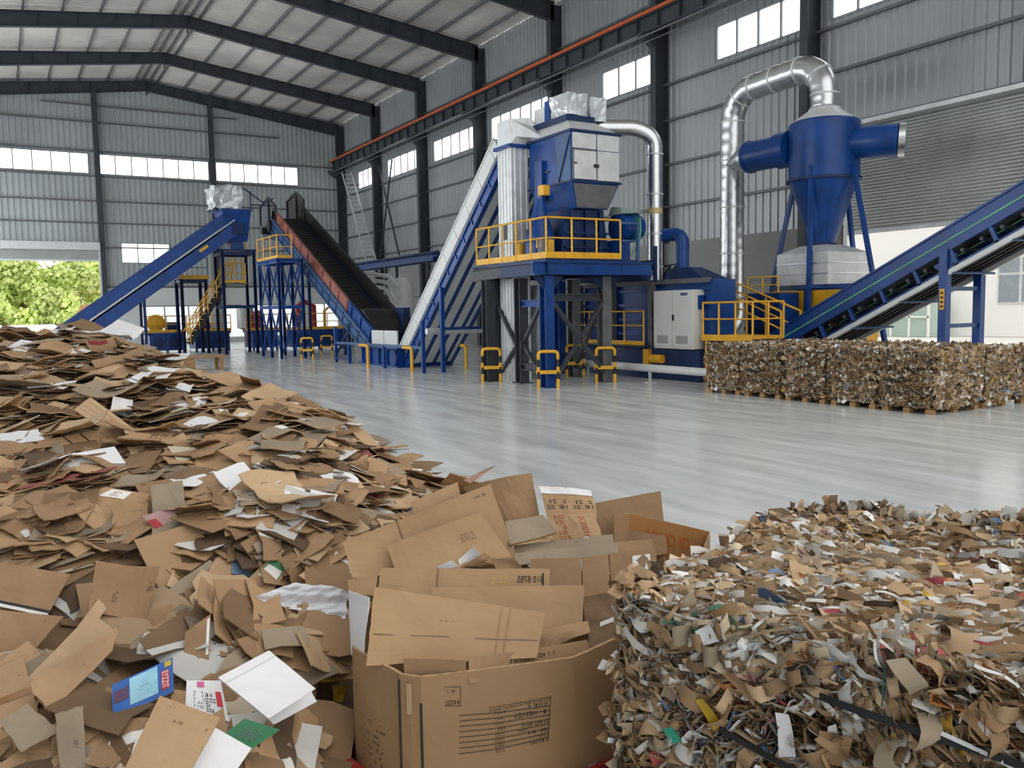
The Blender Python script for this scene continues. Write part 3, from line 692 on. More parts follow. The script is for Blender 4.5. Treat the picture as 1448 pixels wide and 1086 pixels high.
for x, y in ((13.05, 19.93), (15.3, 20.3)):
    [MB().prism([(x+q*.15, y-.1, DK-.42), (x+q*.5, y-.1, DK-.42), (x+q*.15, y-.1, DK-.8)], (0, .02, 0)).build('gusset', DBLUE, t) for q in (1, -1)]
MB().box(12.86, 16.1, 19.66, 23.95, DK-.02, DK+.05).build('deck', DBLUE, t)
railing(t, [(12.88, 23.6, DK+.07), (12.88, 19.66, DK+.07), (15.42, 19.66, DK+.07)], spacing=.85, toe=.17)
MB().bar((16.05, 19.66, DK), (16.05, 19.66, DK+1.15), .08).bar((15.42, 19.66, DK+1.1), (16.05, 19.66, DK+1.1), .05).bar((15.42, 19.66, DK+.6), (16.05, 19.66, DK+.6), .05).bar((16.05, 19.66, DK+1.1), (16.05, 21, DK+1.1), .05).build('end_rail', LBLUE, t)
def column_guard(x, y, label):
    t = thing('column_guard', label, 'guard', (x, y, 0), 'yellow and black column guards'); d = V((.86, -.51, 0)); c = V((x, y, 0)) - V((.51, .86, 0))*.26
    l, r = c-d*.27, c+d*.27; up = V((0, 0, 1))
    for p in (l, r): MB().tube(p, p+up*.92, .045, 10).build('upright', YEL, t, smooth=True)
    MB().path([l+up*.9]+arc(l+up*.92+d*.1, -d*.1, up*.1, 0, PI/2, 4)+arc(r+up*.92-d*.1, up*.1, d*.1, 0, PI/2, 4)+[r+up*.9], .045, 10).build('top_hoop', YEL, t, smooth=True)
    MB().bar(l+up*.45-d*.06, r+up*.45+d*.06, .05, .1).build('cross_bar', YEL, t)
    for p in (l, r):
        for z0 in (.26, .6): MB().tube(p+up*z0, p+up*(z0+.2), .048, 10).build('black_band', BLK, t, smooth=True)
for x, y, lb in ((12.85, 22.75, 'yellow and black hoop guard at the dark column nearest the steep conveyor'), (13.05, 19.93, 'yellow and black hoop guard at the blue corner column'),
                 (15.3, 20.3, 'yellow and black hoop guard at the grey column beside the baling press'), (15.76, 22.5, 'yellow and black hoop guard at the column under the platform interior'),
                 (12.5, 39.7, 'yellow and black hoop guard in front of the lattice tower'), (14.3, 42.2, 'yellow and black hoop guard behind the lattice tower leg')): column_guard(x, y, lb)
# feed hopper with doors
t = thing('feed_hopper', 'blue hopper with silver doors and plastic wrapped boxes on the platform', 'hopper', (14.8, 21.2, DK+.05))
X0, X1, Y0, Y1, Z0, Z1 = 13.98, 15.65, 20.0, 22.2, 5.78, 7.1
MB().box(X0, X1, Y0, Y1, Z0, Z1).build('bin', BLUE, t)
MB().prism([(X0-.02, Y0+.02, Z1), (X0-.02, Y0+.02, Z0), (X0-.02, Y0+.62, Z0), (X0-.02, Y0+.78, Z1)], (.02, 0, 0)).build('pale_side_panel', LBLUE, t)
g = MB().box(X0-.06, X1+.06, Y0-.06, Y1+.06, Z1, Z1+.07).box(X0-.05, X1+.05, Y0-.06, Y1+.05, Z0-.06, Z0); g.bar((X0-.03, Y0+.02, Z1-.1), (X0-.03, Y0+.6, Z0), .05)
g.build('rim', DBLUE, t)
xm = X0+.86
for xa, xb, za, zb in ((X0+.03, xm-.02, 6.66, 7.08), (xm+.02, X1-.02, 6.64, 7.08), (xm+.02, X1-.02, Z0+.02, 6.62)):
    MB().box(xa, xb, Y0-.03, Y0, za, zb).build('sheet_panel', GALVM, t)
dr = MB().box(X0+.06, xm-.03, Y0-.04, Y0-.01, Z0+.03, 6.6).build('door', GALVM, t)
MB().box(X0+.02, X0+.06, Y0-.05, Y0, Z0, 6.64).box(xm-.03, xm+.01, Y0-.05, Y0, Z0, 6.64).box(X0, xm, Y0-.05, Y0, 6.6, 6.64).build('door_frame', GSTEEL, t)
MB().box(xm-.12, xm+.05, Y0-.07, Y0-.04, 6.15, 6.24).box(X0+.07, X0+.16, Y0-.06, Y0-.04, 6.22, 6.26).build('latch', BLK, dr)
g = MB(); g.hexa([(X0+.25, Y0+.15, 5.02), (X1-.3, Y0+.15, 5.02), (X1-.3, Y1-.5, 5.02), (X0+.25, Y1-.5, 5.02)], [(X0, Y0, Z0-.05), (X1, Y0, Z0-.05), (X1, Y1, Z0-.05), (X0, Y1, Z0-.05)]); g.build('funnel', BLUE, t)
g = MB(); g.hexa([(X0+.27, Y0+.12, 5.04), (X1-.33, Y0+.12, 5.04), (X1-.33, Y0+.145, 5.04), (X0+.27, Y0+.145, 5.04)], [(X0+.06, Y0-.03, Z0-.1), (X1-.08, Y0-.03, Z0-.1), (X1-.08, Y0-.002, Z0-.1), (X0+.06, Y0-.002, Z0-.1)]); g.build('funnel_panel', GSTEEL, t)
g = MB(); g.hexa([(X0+.02, Y0+.02, Z1+.07), (X1-.02, Y0+.02, Z1+.07), (X1-.02, Y1-.02, Z1+.07), (X0+.02, Y1-.02, Z1+.07)], [(X0+.2, Y0+.45, Z1+.42), (X1-.55, Y0+.45, Z1+.42), (X1-.55, Y1-.1, Z1+.42), (X0+.2, Y1-.1, Z1+.42)]); g.build('roof_cowl', GALVM, t)
MB().box(14.1, 15.1, 20.4, 22.25, 7.5, 7.66).build('box_tray', DBLUE, t)
crinkled(14.15, 14.88, 20.45, 21.3, 7.66, 8.3, 5, t, 'plastic_wrapped_box', .07, 2)
crinkled(14.95, 15.5, 20.4, 21.2, 7.56, 8.2, 4, t, 'plastic_wrapped_box', .07, 3)
MB().box(14.18, 14.9, 21.6, 22.2, 7.5, 8.12).build('pale_box', WHT, t); MB().box(14.14, 14.9, 21.32, 21.58, 7.5, 8.24).build('box_frame', BLUE, t)
g = MB().hexa([(13.75, 20.3, DK+.06), (15.5, 20.3, DK+.06), (15.5, 22.0, DK+.06), (13.75, 22.0, DK+.06)], [(14.0, 20.3, 5.0), (15.3, 20.3, 5.0), (15.3, 21.8, 5.0), (14.0, 21.8, 5.0)])
for z in (3.9, 4.3, 4.7): g.box(13.9, 15.45, 20.22, 20.3, z, z+.06)
for x in (14.1, 14.6, 15.1): g.box(x, x+.06, 20.2, 20.3, DK+.06, 4.98)
g.build('shredder_body', DBLUE, t)
MB().lathe([(.44, 0), (.44, .6), (.38, .8), (.17, 1.5), (.14, 1.75)], (13.45, 20.85, DK+.06), 20).build('gear_housing', BLUE, t, smooth=True)
MB().box(13.5, 13.72, 20.72, 21.0, 5.42, 5.7).build('warning_lamp_box', YEL, t)
for i, (y, z) in enumerate(((21.6, 6.3), (21.55, 5.9), (21.3, 6.15))): MB().box(13.93, 13.98, y-.2, y+.2, z-.02, z+.02).build('bracket', STEEL, t)
MB().box(13.86, 13.98, 21.35, 21.75, 5.3, 6.5).build('side_duct', BLUE, t)
MB().tube((13.35, 21.75, DK+.06), (13.35, 21.75, DK+.62), .17, 14).build('motor', YEL, t, smooth=True)
g = MB().tube((13.3, 20.4, DK+.1), (13.3, 20.4, DK+.68), .2, 14); g.build('motor', GSTEEL, t, smooth=True)
MB().box(13.12, 13.3, 20.3, 20.55, DK+.4, DK+.66).box(13.3, 13.5, 20.2, 20.3, DK+.2, DK+.62).build('terminal_box', YEL, t)
m_ = MB().lathe([(.1, 0), (.42, .04), (.42, .7), (.36, .85), (.05, .88)], (15.75, 20.3, 4.55), 22, (1, 0, 0)).build('main_motor', BLUE, t, smooth=True)
MB().lathe([(.38, 0), (.44, .02), (.44, .2), (.38, .22)], (16.15, 20.3, 4.55), 22, (1, 0, 0)).build('motor_band', TEAL, m_, smooth=True)
MB().path([(16.3, 19.86, 4.8), (16.3, 19.83, 4.4), (16.25, 19.86, 4.0), (16.0, 19.9, 3.7)], .025, 6).build('earth_cable', GRN, m_, smooth=True)
MB().hexa([(15.7, 19.9, 4.9), (16.5, 19.9, 4.95), (16.5, 20.6, 4.95), (15.7, 20.6, 4.9)], [(15.75, 20.1, 5.1), (16.4, 20.1, 5.05), (16.4, 20.5, 5.05), (15.75, 20.5, 5.15)]).build('motor_cover', mat('pale_green_sheet', (150, 170, 166), .4, .2, .2, 6.), m_)
MB().box(15.6, 16.0, 19.95, 20.9, DK+.06, 4.15).build('motor_stand', BLUE, t)
# silver elevator casing
t = thing('elevator_casing', 'tall ribbed silver casing with blue rim beside the blue hopper', 'casing', (13.7, 22.75, 0))
g = ribbed(('X', 13.42, -1), 22.33, 23.1, lambda a: 7.0, [], .19, .03); g.v.extend([]); 
h = ribbed(('Y', 22.33, -1), 13.42, 14.02, lambda a: 7.0, [], .2, .03)
b_ = len(g.v); g.v.extend(h.v); g.f.extend(tuple(i+b_ for i in q) for q in h.f); g.mi.extend(h.mi); g.c.extend(h.c)
g.box(13.43, 14.02, 22.34, 23.1, 0, 7.0); g.build('casing_sheets', GALVM, t)
MB().box(13.3, 14.1, 22.22, 23.2, 7.0, 7.1).build('rim', BLUE, t); MB().box(13.38, 13.42, 22.62, 22.8, 4.3, 4.75).build('inspection_hatch', STEEL, t)
MB().box(13.9, 14.15, 22.0, 22.34, DK+.05, 4.6).build('control_box', GSTEEL, t)
g = MB(); rings = []
for k in range(7):
    a = k/6*PI/2; c = V((13.72, 22.75-.9*math.sin(a)*.6, 7.1+.72*(1-math.cos(a))*0+.0)); 
g.hexa([(13.4, 22.3, 7.1), (14.0, 22.3, 7.1), (14.0, 23.1, 7.1), (13.4, 23.1, 7.1)], [(13.4, 22.4, 7.85), (14.0, 22.2, 7.9), (14.0, 23.1, 7.9), (13.4, 23.1, 7.85)])
g.hexa([(13.45, 22.4, 7.35), (14.0, 22.3, 7.2), (14.0, 22.2, 7.9), (13.45, 22.4, 7.85)], [(14.2, 21.6, 7.2), (14.6, 21.7, 7.2), (14.5, 22.2, 7.6), (14.2, 22.1, 7.6)])
g.build('outlet_hood', GALVM, t)
crinkled(14.25, 14.75, 22.2, 22.7, .05, 2.9, 6, None, 'wrapped_pipe_bundle', .05, 5); tag(bpy.data.objects['wrapped_pipe_bundle'], 'plastic wrapped upright bundle standing between the platform columns', 'bundle')
# exhaust pipe of the hopper
t = thing('exhaust_pipe', 'shiny silver pipe curving off the hopper and down to the baling press', 'pipe', (17.5, 20.5, 2.9))
pts = [(15.5, 21.4, 7.62), (16.2, 21.2, 7.62)] + [tuple(p) for p in arc((16.75, 20.95, 7.05), (0, 0, .57), (.75, -.35, 0), 0, PI/2, 9)] + [(17.5, 20.6, 6.0), (17.5, 20.6, 3.0)]
MB().path(pts, .235, 20).build('pipe_run', GALV, t, smooth=True)
for z in (6.8, 5.6, 4.4, 3.4): MB().tube((17.5, 20.6, z), (17.5, 20.6, z+.04), .265, 20).build('flange', GALVM, t, smooth=True)
MB().tube((17.5, 20.6, 5.02), (17.5, 20.6, 5.2), .24, 20).build('tape_band', mat('yellowed_tape', (190, 176, 130), .5, .3), t, smooth=True)

# ------------------------------------------------------------------ baling press with cabinet
t = thing('baling_press', 'long dark blue baling press with grey posts and yellow walkway rail', 'machine', (18, 21, 0))
g = MB().box(17.4, 18.3, 18.0, 24.2, .95, 2.95)
for z in (1.3, 1.75, 2.2, 2.65): g.box(17.3, 17.4, 18, 24.2, z, z+.09)
g.build('press_body', BLUE, t)
MB().box(17.15, 18.6, 18.25, 24.4, 0, .92).build('base', DBLUE, t)
MB().box(17.25, 17.45, 18.1, 24.4, 2.86, 3.0).build('top_beam', GSTEEL, t)
for y in (20.42, 22.4, 24.2): MB().bar((17.22, y, 0), (17.22, y, 2.95), .18, .18).build('post', GSTEEL, t)
ro = MB().tube((16.95, 20.5, 1.62), (16.95, 24.2, 1.62), .022, 8).tube((16.95, 20.5, 2.06), (16.95, 24.2, 2.06), .025, 8).bar((16.95, 20.5, 1.08), (16.95, 24.2, 1.08), .03, .13).build('guard_rail', YEL, t)
for y in (20.5, 21.45, 22.4, 23.3, 24.2): MB().tube((16.95, y, 1.0), (16.95, y, 2.08), .025, 8).build('post', YEL, ro)
MB().box(16.9, 17.2, 20.4, 24.3, .96, 1.02).build('walkway', STEEL, t)
MB().tube((17.05, 19.75, .62), (17.05, 20.25, .62), .13, 12).box(17.0, 17.15, 20.35, 20.6, .35, .9).build('hydraulic_valve', YEL, t)
g = MB(); 
for k in range(5): g.path([(17.6+.3*k, 21+.2*k, 2.95), (17.7+.3*k, 20.8, 3.3+.07*k), (17.9+.2*k, 21.6, 3.5), (18.1, 22.4, 3.0)], .04, 6)
g.build('hose', BLK, t, smooth=True)
g = MB().box(17.0, 18.8, 20.6, 24, 3.02, 3.25).bar((17.0, 20.0, 2.95), (17.0, 20.0, 4.0), .09).bar((17.0, 20.0, 3.45), (17.0, 22.6, 3.45), .12, .3)
g.build('hydraulic_unit', DBLUE, t); MB().tube((17.3, 21.2, 3.4), (17.3, 21.9, 3.4), .14, 12).build('oil_filter', YEL, t, smooth=True)
g = MB().hexa([(17.55, 18.5, 2.95), (18.6, 18.5, 2.95), (18.6, 20.3, 2.95), (17.55, 20.3, 2.95)], [(17.75, 19.3, 3.35), (18.2, 19.3, 3.35), (18.2, 20.2, 3.35), (17.75, 20.2, 3.35)]); g.build('fan_hood', DBLUE, t)
MB().path([(17.55, 20.9, 4.35), (17.7, 20.5, 4.38)]+[tuple(p) for p in arc((17.9, 20.15, 4.08), (0, 0, .3), (.05, -.3, 0), 0, PI/2, 8)]+[(17.95, 19.85, 3.3)], .2, 18).build('blue_bent_pipe', BLUE, t, smooth=True)
# control cabinet
CAB = mat('pale_grey_enamel', (204, 206, 200), .42, 0, .03, 2.)
t = thing('control_cabinet', 'pale grey two door control cabinet standing on the baling press base', 'cabinet', (17.05, 19.2, .93))
MB().box(16.98, 17.62, 18.34, 20.06, .95, 2.66).build('body', CAB, t, bevel=.012)
for ya, yb in ((19.21, 20.03), (18.37, 19.19)):
    d = MB().box(16.955, 16.98, ya, yb, 1.02, 2.62).build('door', CAB, t, bevel=.006)
    v = MB(); 
    for k in range(9): yy = (ya+yb)/2-.22+.055*k; v.box(16.95, 16.956, yy, yy+.02, 1.1, 1.34)
    v.build('louvre_vent', STEEL, d)
MB().box(16.94, 16.956, 19.12, 19.2, 1.78, 1.95).build('door_handle', BLK, t)
MB().box(16.952, 16.956, 18.55, 18.85, 2.5, 2.58).build('maker_plate', LBLUE, t)
MB().box(17.15, 17.4, 18.3, 18.34, 2.1, 2.5).build('side_hatch', BLUE, t)
MB().tube((17.45, 18.335, 2.4), (17.45, 18.3, 2.4), .11, 16).build('gauge', GSTEEL, t, smooth=True)
# white pipe on stands
t = thing('floor_pipe', 'white pipe on low stands running along the floor to the bales', 'pipe', (16.15, 19.8, 0))
MB().tube((16.15, 23.2, .42), (16.15, 16.35, .42), .11, 16).build('pipe_run', WHT, t, smooth=True)
for y in (19.25, 22.3): MB().bar((16.15, y, 0), (16.15, y, .33), .06).box(16.0, 16.3, y-.09, y+.09, 0, .02).build('pipe_stand', WHT, t)
# walkway with yellow railing
t = thing('yellow_walkway', 'yellow walkway platform with railing beside the control cabinet', 'platform', (18.2, 17.5, 0))
MB().box(17.2, 18.4, 16.3, 18.22, 1.28, 1.36).bar((17.19, 16.3, 1.3), (17.19, 18.22, 1.3), .03, .17).build('deck', YEL, t)
railing(t, [(18.3, 18.2, 1.36), (17.22, 18.2, 1.36), (17.22, 16.32, 1.36), (18.4, 16.32, 1.36)], h=.92, spacing=.62, toe=0)
for x, y in ((17.3, 18.1), (17.3, 16.6), (18.3, 16.6)): MB().bar((x, y, 0), (x, y, 1.3), .1).build('leg', YEL, t)
t = thing('stair_railing', 'yellow sloping stair railing behind the walkway by the silver duct', 'railing', (20, 18.4, 0))
for dx in (0, .8):
    MB().path([(18.95+dx, 19.6, 2.95), (18.95+dx, 16.9, 1.3+.7)], .03, 8).path([(18.95+dx, 19.6, 2.5), (18.95+dx, 16.9, 1.5)], .025, 8).path([(18.95+dx, 19.6, .0), (18.95+dx, 19.6, 2.95)], .03, 8).path([(18.95+dx, 18.2, 0), (18.95+dx, 18.2, 2.42)], .03, 8).path([(18.95+dx, 16.9, 0), (18.95+dx, 16.9, 2.0)], .03, 8).build('handrail', YEL, t, smooth=True)
t = thing('press_feed_box', 'dark blue feed box of the press behind the yellow railing', 'machine', (20.3, 18.9, 0))
MB().box(20.45, 21.3, 18.3, 19.7, 0, 2.55).build('body', BLUE, t)
g = MB(); 
for y in (18.4, 18.95, 19.5): g.box(20.4, 20.45, y, y+.1, .2, 2.5)
g.box(20.38, 20.45, 18.3, 19.7, 1.4, 1.5); g.build('stiffener', DBLUE, t)
railing(t, [(20.5, 19.65, 2.55), (20.5, 18.4, 2.55)], h=.5, spacing=.6, toe=0, r=.025)

# ------------------------------------------------------------------ cyclone separator
CX, CY = 22.3, 18.25
t = thing('cyclone_separator', 'big blue cyclone with conical bottom on splayed legs', 'cyclone', (CX, CY, 0))
MB().lathe([(1.02, 6.02), (1.06, 6.0), (1.06, 7.72), (1.0, 7.78)], (CX, CY, 0), 40, cap=True).build('drum', BLUE, t, smooth=True)
MB().lathe([(1.04, 6.05), (.34, 4.0), (.34, 3.75)], (CX, CY, 0), 40).build('cone', BLUE, t, smooth=True)
MB().lathe([(1.0, 7.78), (.5, 8.12), (.46, 8.2)], (CX, CY, 0), 32).build('cap', GALVM, t, smooth=True)
g = MB().lathe([(1.06, 5.97), (1.12, 5.97), (1.12, 6.05), (1.06, 6.05)], (CX, CY, 0), 40).lathe([(.36, 4.02), (.42, 4.02), (.42, 4.08), (.36, 4.08)], (CX, CY, 0), 28); g.build('flange', DBLUE, t, smooth=True)
q = MB().lathe([(.5, 0), (.5, 1.6), (.53, 1.61), (.53, 1.7), (.5, 1.71)], (CX-.55, CY+.85, 7.08), 28, (0, 1, 0)).build('side_inlet', BLUE, t, smooth=True)
MB().lathe([(.57, 0), (.57, .5), (.5, .52)], (CX-.55, CY+.75, 7.08), 28, (0, 1, 0)).build('inlet_collar', BLUE, q, smooth=True)
MB().lathe([(.5, 0), (.47, .2), (.04, .95)], (CX-.55, CY+2.55, 7.08), 28, (-.1, 1, -.12)).build('cone_end_cap', GALV, q, smooth=True)
q = MB().path([(CX+.3, CY-.7, 7.0), (CX+.3, CY-1.15, 7.0), (CX+.42, CY-1.6, 6.97), (CX+.7, CY-2.1, 6.94)], .48, 24).build('side_outlet', BLUE, t, smooth=True)
MB().tube((CX+.7, CY-2.1, 6.94), (CX+.8, CY-2.25, 6.93), .5, 24).build('end_ring', GALV, q, smooth=True)
for a, b in (((CX, CY+1.07, 6.35), (CX, CY+2.75, 0)), ((CX, CY-1.07, 6.35), (CX, CY-2.5, 0)), ((CX-.98, CY-.35, 6.35), (CX-1.15, CY-.42, 0)), ((CX+1.0, CY, 6.35), (CX+2.2, CY, 0))):
    MB().bar(a, b, .11, .13).build('leg', BLUE, t)
for a, b in (((CX, CY+2.03, 2.72), (CX-1.1, CY-.4, 2.72)), ((CX-1.1, CY-.4, 2.72), (CX, CY-1.9, 2.72)), ((CX, CY-1.9, 2.72), (CX+1.7, CY, 2.72)), ((CX+1.7, CY, 2.72), (CX, CY+2.03, 2.72))): MB().bar(a, b, .09, .12).build('tie_beam', BLUE, t)
t = thing('dust_bin', 'square silver dust bin under the cyclone cone', 'bin', (CX-.1, CY, 2.78))
MB().box(CX-.95, CX+.95, CY-.98, CY+.98, 2.78, 3.75).build('bin_body', GALVM, t); g = MB()
for z in (3.1, 3.42): g.box(CX-.97, CX+.97, CY-1.0, CY+1.0, z, z+.03)
g.build('stiffener', GALV, t)
MB().hexa([(CX-.95, CY-.98, 3.75), (CX+.95, CY-.98, 3.75), (CX+.95, CY+.98, 3.75), (CX-.95, CY+.98, 3.75)], [(CX-.45, CY-.5, 4.0), (CX+.45, CY-.5, 4.0), (CX+.45, CY+.5, 4.0), (CX-.45, CY+.5, 4.0)]).build('lid', GALVM, t)
t = thing('yellow_hopper', 'yellow sloping feed hopper below the silver dust bin', 'hopper', (22.4, 18.3, 0))
MB().hexa([(21.6, 17.2, .3), (23.4, 17.2, .3), (23.4, 19.2, .3), (21.6, 19.2, .3)], [(21.35, 16.75, 2.6), (23.5, 16.75, 2.6), (23.5, 19.6, 2.6), (21.35, 19.6, 2.6)]).build('hopper_body', YEL, t)
MB().bar((21.3, 18.0, .4), (21.3, 18.0, 2.6), .12).build('rib', DBLUE, t); MB().box(21.6, 23.4, 17.2, 19.2, 0, .3).build('base', DBLUE, t)
# big silver duct
t = thing('silver_duct', 'thick silver spiral duct bending over the cyclone and down to the floor', 'duct', (CX, 22.13, 0))
DR = .41
up = [(CX, CY, 8.2), (CX, CY, 8.55)]
b1 = [tuple(p) for p in arc((CX, CY+.95, 8.62), (0, -.95, 0), (0, 0, .95), 0, PI/2, 8)]
b2 = [tuple(p) for p in arc((CX, 21.13, 8.5), (0, 0, 1.0), (0, 1.0, 0), 0, PI/2, 8)]
pts = up+b1+b2+[(CX, 22.13, 7.5), (CX, 22.13, 2.4)]
dense = []
for a, b in zip(pts, pts[1:]):
    a, b = V(a), V(b); n = max(1, round((b-a).length/.1)); dense += [a.lerp(b, i/n) for i in range(n)]
dense.append(V(pts[-1])); MB().path(dense, [DR+(.014 if i % 4 == 0 else 0) for i in range(len(dense))], 28).build('duct_run', GALV, t, smooth='all')
def rings_at(ps):
    for p, d in ps: MB().tube(V(p)-V(d)*.025, V(p)+V(d)*.025, DR+.03, 26).build('joint_ring', GALVM, t, smooth=True)
rings_at([(b1[0], (0, 0, 1)), (b1[3], (0, .62, .78)), (b1[-1], (0, 1, .0)), ((CX, 20.2, 9.54), (0, 1, 0)), (b2[0], (0, 1, 0)), (b2[3], (0, .8, -.62)), (b2[-1], (0, 0, 1)), ((CX, 22.13, 7.2), (0, 0, 1)), ((CX, 22.13, 5.6), (0, 0, 1)), ((CX, 22.13, 4.0), (0, 0, 1)), ((CX, 22.13, 2.5), (0, 0, 1))])
MB().path([(CX, 22.13, 2.4)]+[tuple(p) for p in arc((CX-.55, 22.13, 1.95), (.55, 0, 0), (0, 0, -.55), 0, PI/2, 6)]+[(CX-1.0, 22.13, 1.4)], DR+.05, 24).build('lower_elbow', GALV, t, smooth=True)
MB().lathe([(.2, 0), (.55, .05), (.55, .5), (.2, .55)], (CX-.75, 22.13, .62), 24, (0, 0, 1)).box(CX-1.2, CX+.2, 21.7, 22.6, 0, .65).build('fan_base', DBLUE, t)

# ------------------------------------------------------------------ outfeed conveyor
f = Fr((20.4, 18.0, .85), (20.4, 5.4, 6.95), (1, 0, 0)); HW = .72
t = thing('outfeed_conveyor', 'blue belt conveyor with green line rising past the roller shutter', 'conveyor', (20.4, 14, 0))
for sg in (-1, 1):
    b = sg*HW; o = .03
    g = MB(); f.block(g, 0, f.len, b-o, b+o, -.12, .38); f.block(g, 0, f.len, b-.07, b+.07, .36, .41); f.block(g, 0, f.len, b-.06, b+.06, -.14, -.1); g.build('side_channel', BLUE, t)
    gl = MB(); f.block(gl, 0, f.len, b-.045, b+.045, .08, .115); gl.build('green_stripe', GRN, t)
    lc = MB(); f.block(lc, .4, f.len, b-.05, b+.05, -.66, -.55); lc.build('lower_chord', WHT, t)
    ch = MB(); f.block(ch, .4, f.len, b-.04, b+.04, -.55, -.5); ch.build('chord_flange', BLUE, t)
    a = .9
    while a < f.len: sgm = MB(); f.block(sgm, a, a+.09, b-.04, b+.04, -.55, -.1); sgm.build('strut', BLUE, t); a += 1.05
belt_part(f, t, HW-.1, 9., .12)
a = 1.2; g = MB()
while a < f.len:
    g.tube(f(a, -HW+.05, -.25), f(a, HW-.05, -.25), .05, 8); a += .52
g.build('idler_rollers', STEEL, t, smooth=True)
g = MB(); f.block(g, .4, f.len, -HW+.1, HW-.1, -.5, -.46)
for b in (-.5, -.25, 0, .25, .5): f.block(g, .4, f.len, b-.05, b+.05, -.56, -.5)
g.build('return_belt', BELT, t)
a = 1.4
while a < f.len: MB().tube(f(a, -HW-.05, -.68), f(a, HW+.22, -.68), .03, 8).build('return_roller', LBLUE, t, smooth=True); a += 1.55
for yy in (12.5, 16.9, 7.2):
    zc = .85+(18-yy)*.484; w_ = .15 if yy < 16 else .13
    for xx in (20.4-HW, 20.4+HW): MB().bar((xx, yy, 0), (xx, yy, zc-.05), w_+.05, w_+.05).build('support_post', BLUE, t)
    if yy < 16:
        for z in ((2.5, 1.6) if yy > 12 else (3.5, 2)): MB().bar((20.4-HW, yy, z), (20.4+HW, yy, z), .07, .1).build('cross_bar', LBLUE, t)
stk = MB().box(20.4-HW-.112, 20.4-HW-.1, 12.44, 12.56, 2.0, 2.5).build('warning_sticker', YEL, t); g = MB()
for k in range(4): g.box(20.4-HW-.116, 20.4-HW-.112, 12.465, 12.535, 2.05+.11*k, 2.1+.11*k)
g.build('sticker_print', BLK, stk)
MB().prism([(20.4-HW-.02, 12.2, 3.35), (20.4-HW-.02, 12.8, 3.05), (20.4-HW-.02, 12.6, 2.9), (20.4-HW-.02, 12.4, 2.9)], (.05, 0, 0)).build('head_plate', BLUE, t)
# wooden bench behind the heap
t = thing('work_bench', 'rough wooden bench standing on the floor behind the cardboard heap', 'bench', (6.8, 35.4, 0))
MB().box(5.6, 7.65, 34.95, 36.1, .5, .58).build('top', WOOD, t)
for x, y in ((7.5, 35.05), (7.5, 36.0), (5.7, 35.05), (5.7, 36.0)): MB().bar((x, y, 0), (x, y, .5), .14).build('leg', WOOD, t)
MB().box(5.8, 6.5, 35.0, 35.04, .06, .5).build('panel', WOOD, t)
# ------------------------------------------------------------------ cardboard
R0h, Hh = V((cy, -sy, 0)), V((sy, cy, 0))
def W_(u, d, z=0.): return R0h*u + Hh*d + V((0, 0, z))
def ud(p): return p.x*cy-p.y*sy, p.x*sy+p.y*cy
KRAFT = [mat('kraft_board', (180, 148, 112), .72, 0, .12, 2.2, bump=.34, bscale=13., speck=.4, second=(156, 124, 90), sfac=.5),
         mat('brown_board', (162, 130, 96), .74, 0, .14, 2.5, bump=.36, bscale=13., speck=.4, second=(130, 102, 72), sfac=.5),
         mat('pale_board', (192, 164, 128), .72, 0, .1, 2., bump=.34, bscale=13., speck=.4, second=(170, 140, 106), sfac=.4),
         mat('grey_brown_board', (158, 142, 122), .78, 0, .14, 2.5, bump=.36, bscale=13., speck=.4, second=(130, 114, 94), sfac=.5),
         mat('dark_brown_board', (134, 106, 78), .76, 0, .15, 2.5, bump=.36, bscale=13., speck=.4, second=(104, 80, 58), sfac=.5)]
KNAME = ['tan', 'brown', 'pale tan', 'grey brown', 'dark brown']
PAPER = mat('white_paper', (232, 232, 234), .6, 0, .04, 3., bump=.1, bscale=6.)
CRUMP = mat('crumpled_white_film', (222, 224, 230), .4, 0, .08, 5., bump=.6, bscale=8.)
EDGE = mat('corrugated_edge', (176, 146, 110), .8, 0, .35, 40.)
INK = mat('black_print', (52, 42, 36), .7, 0, .1); REDINK = mat('red_print', (176, 70, 52), .7, 0, .1); YINK = mat('yellow_print', (206, 178, 60), .7)
TAPE = mat('brown_tape', (150, 108, 68), .25, 0, .08, 3.); WLAB = mat('white_label', (236, 236, 232), .5, 0, .03)
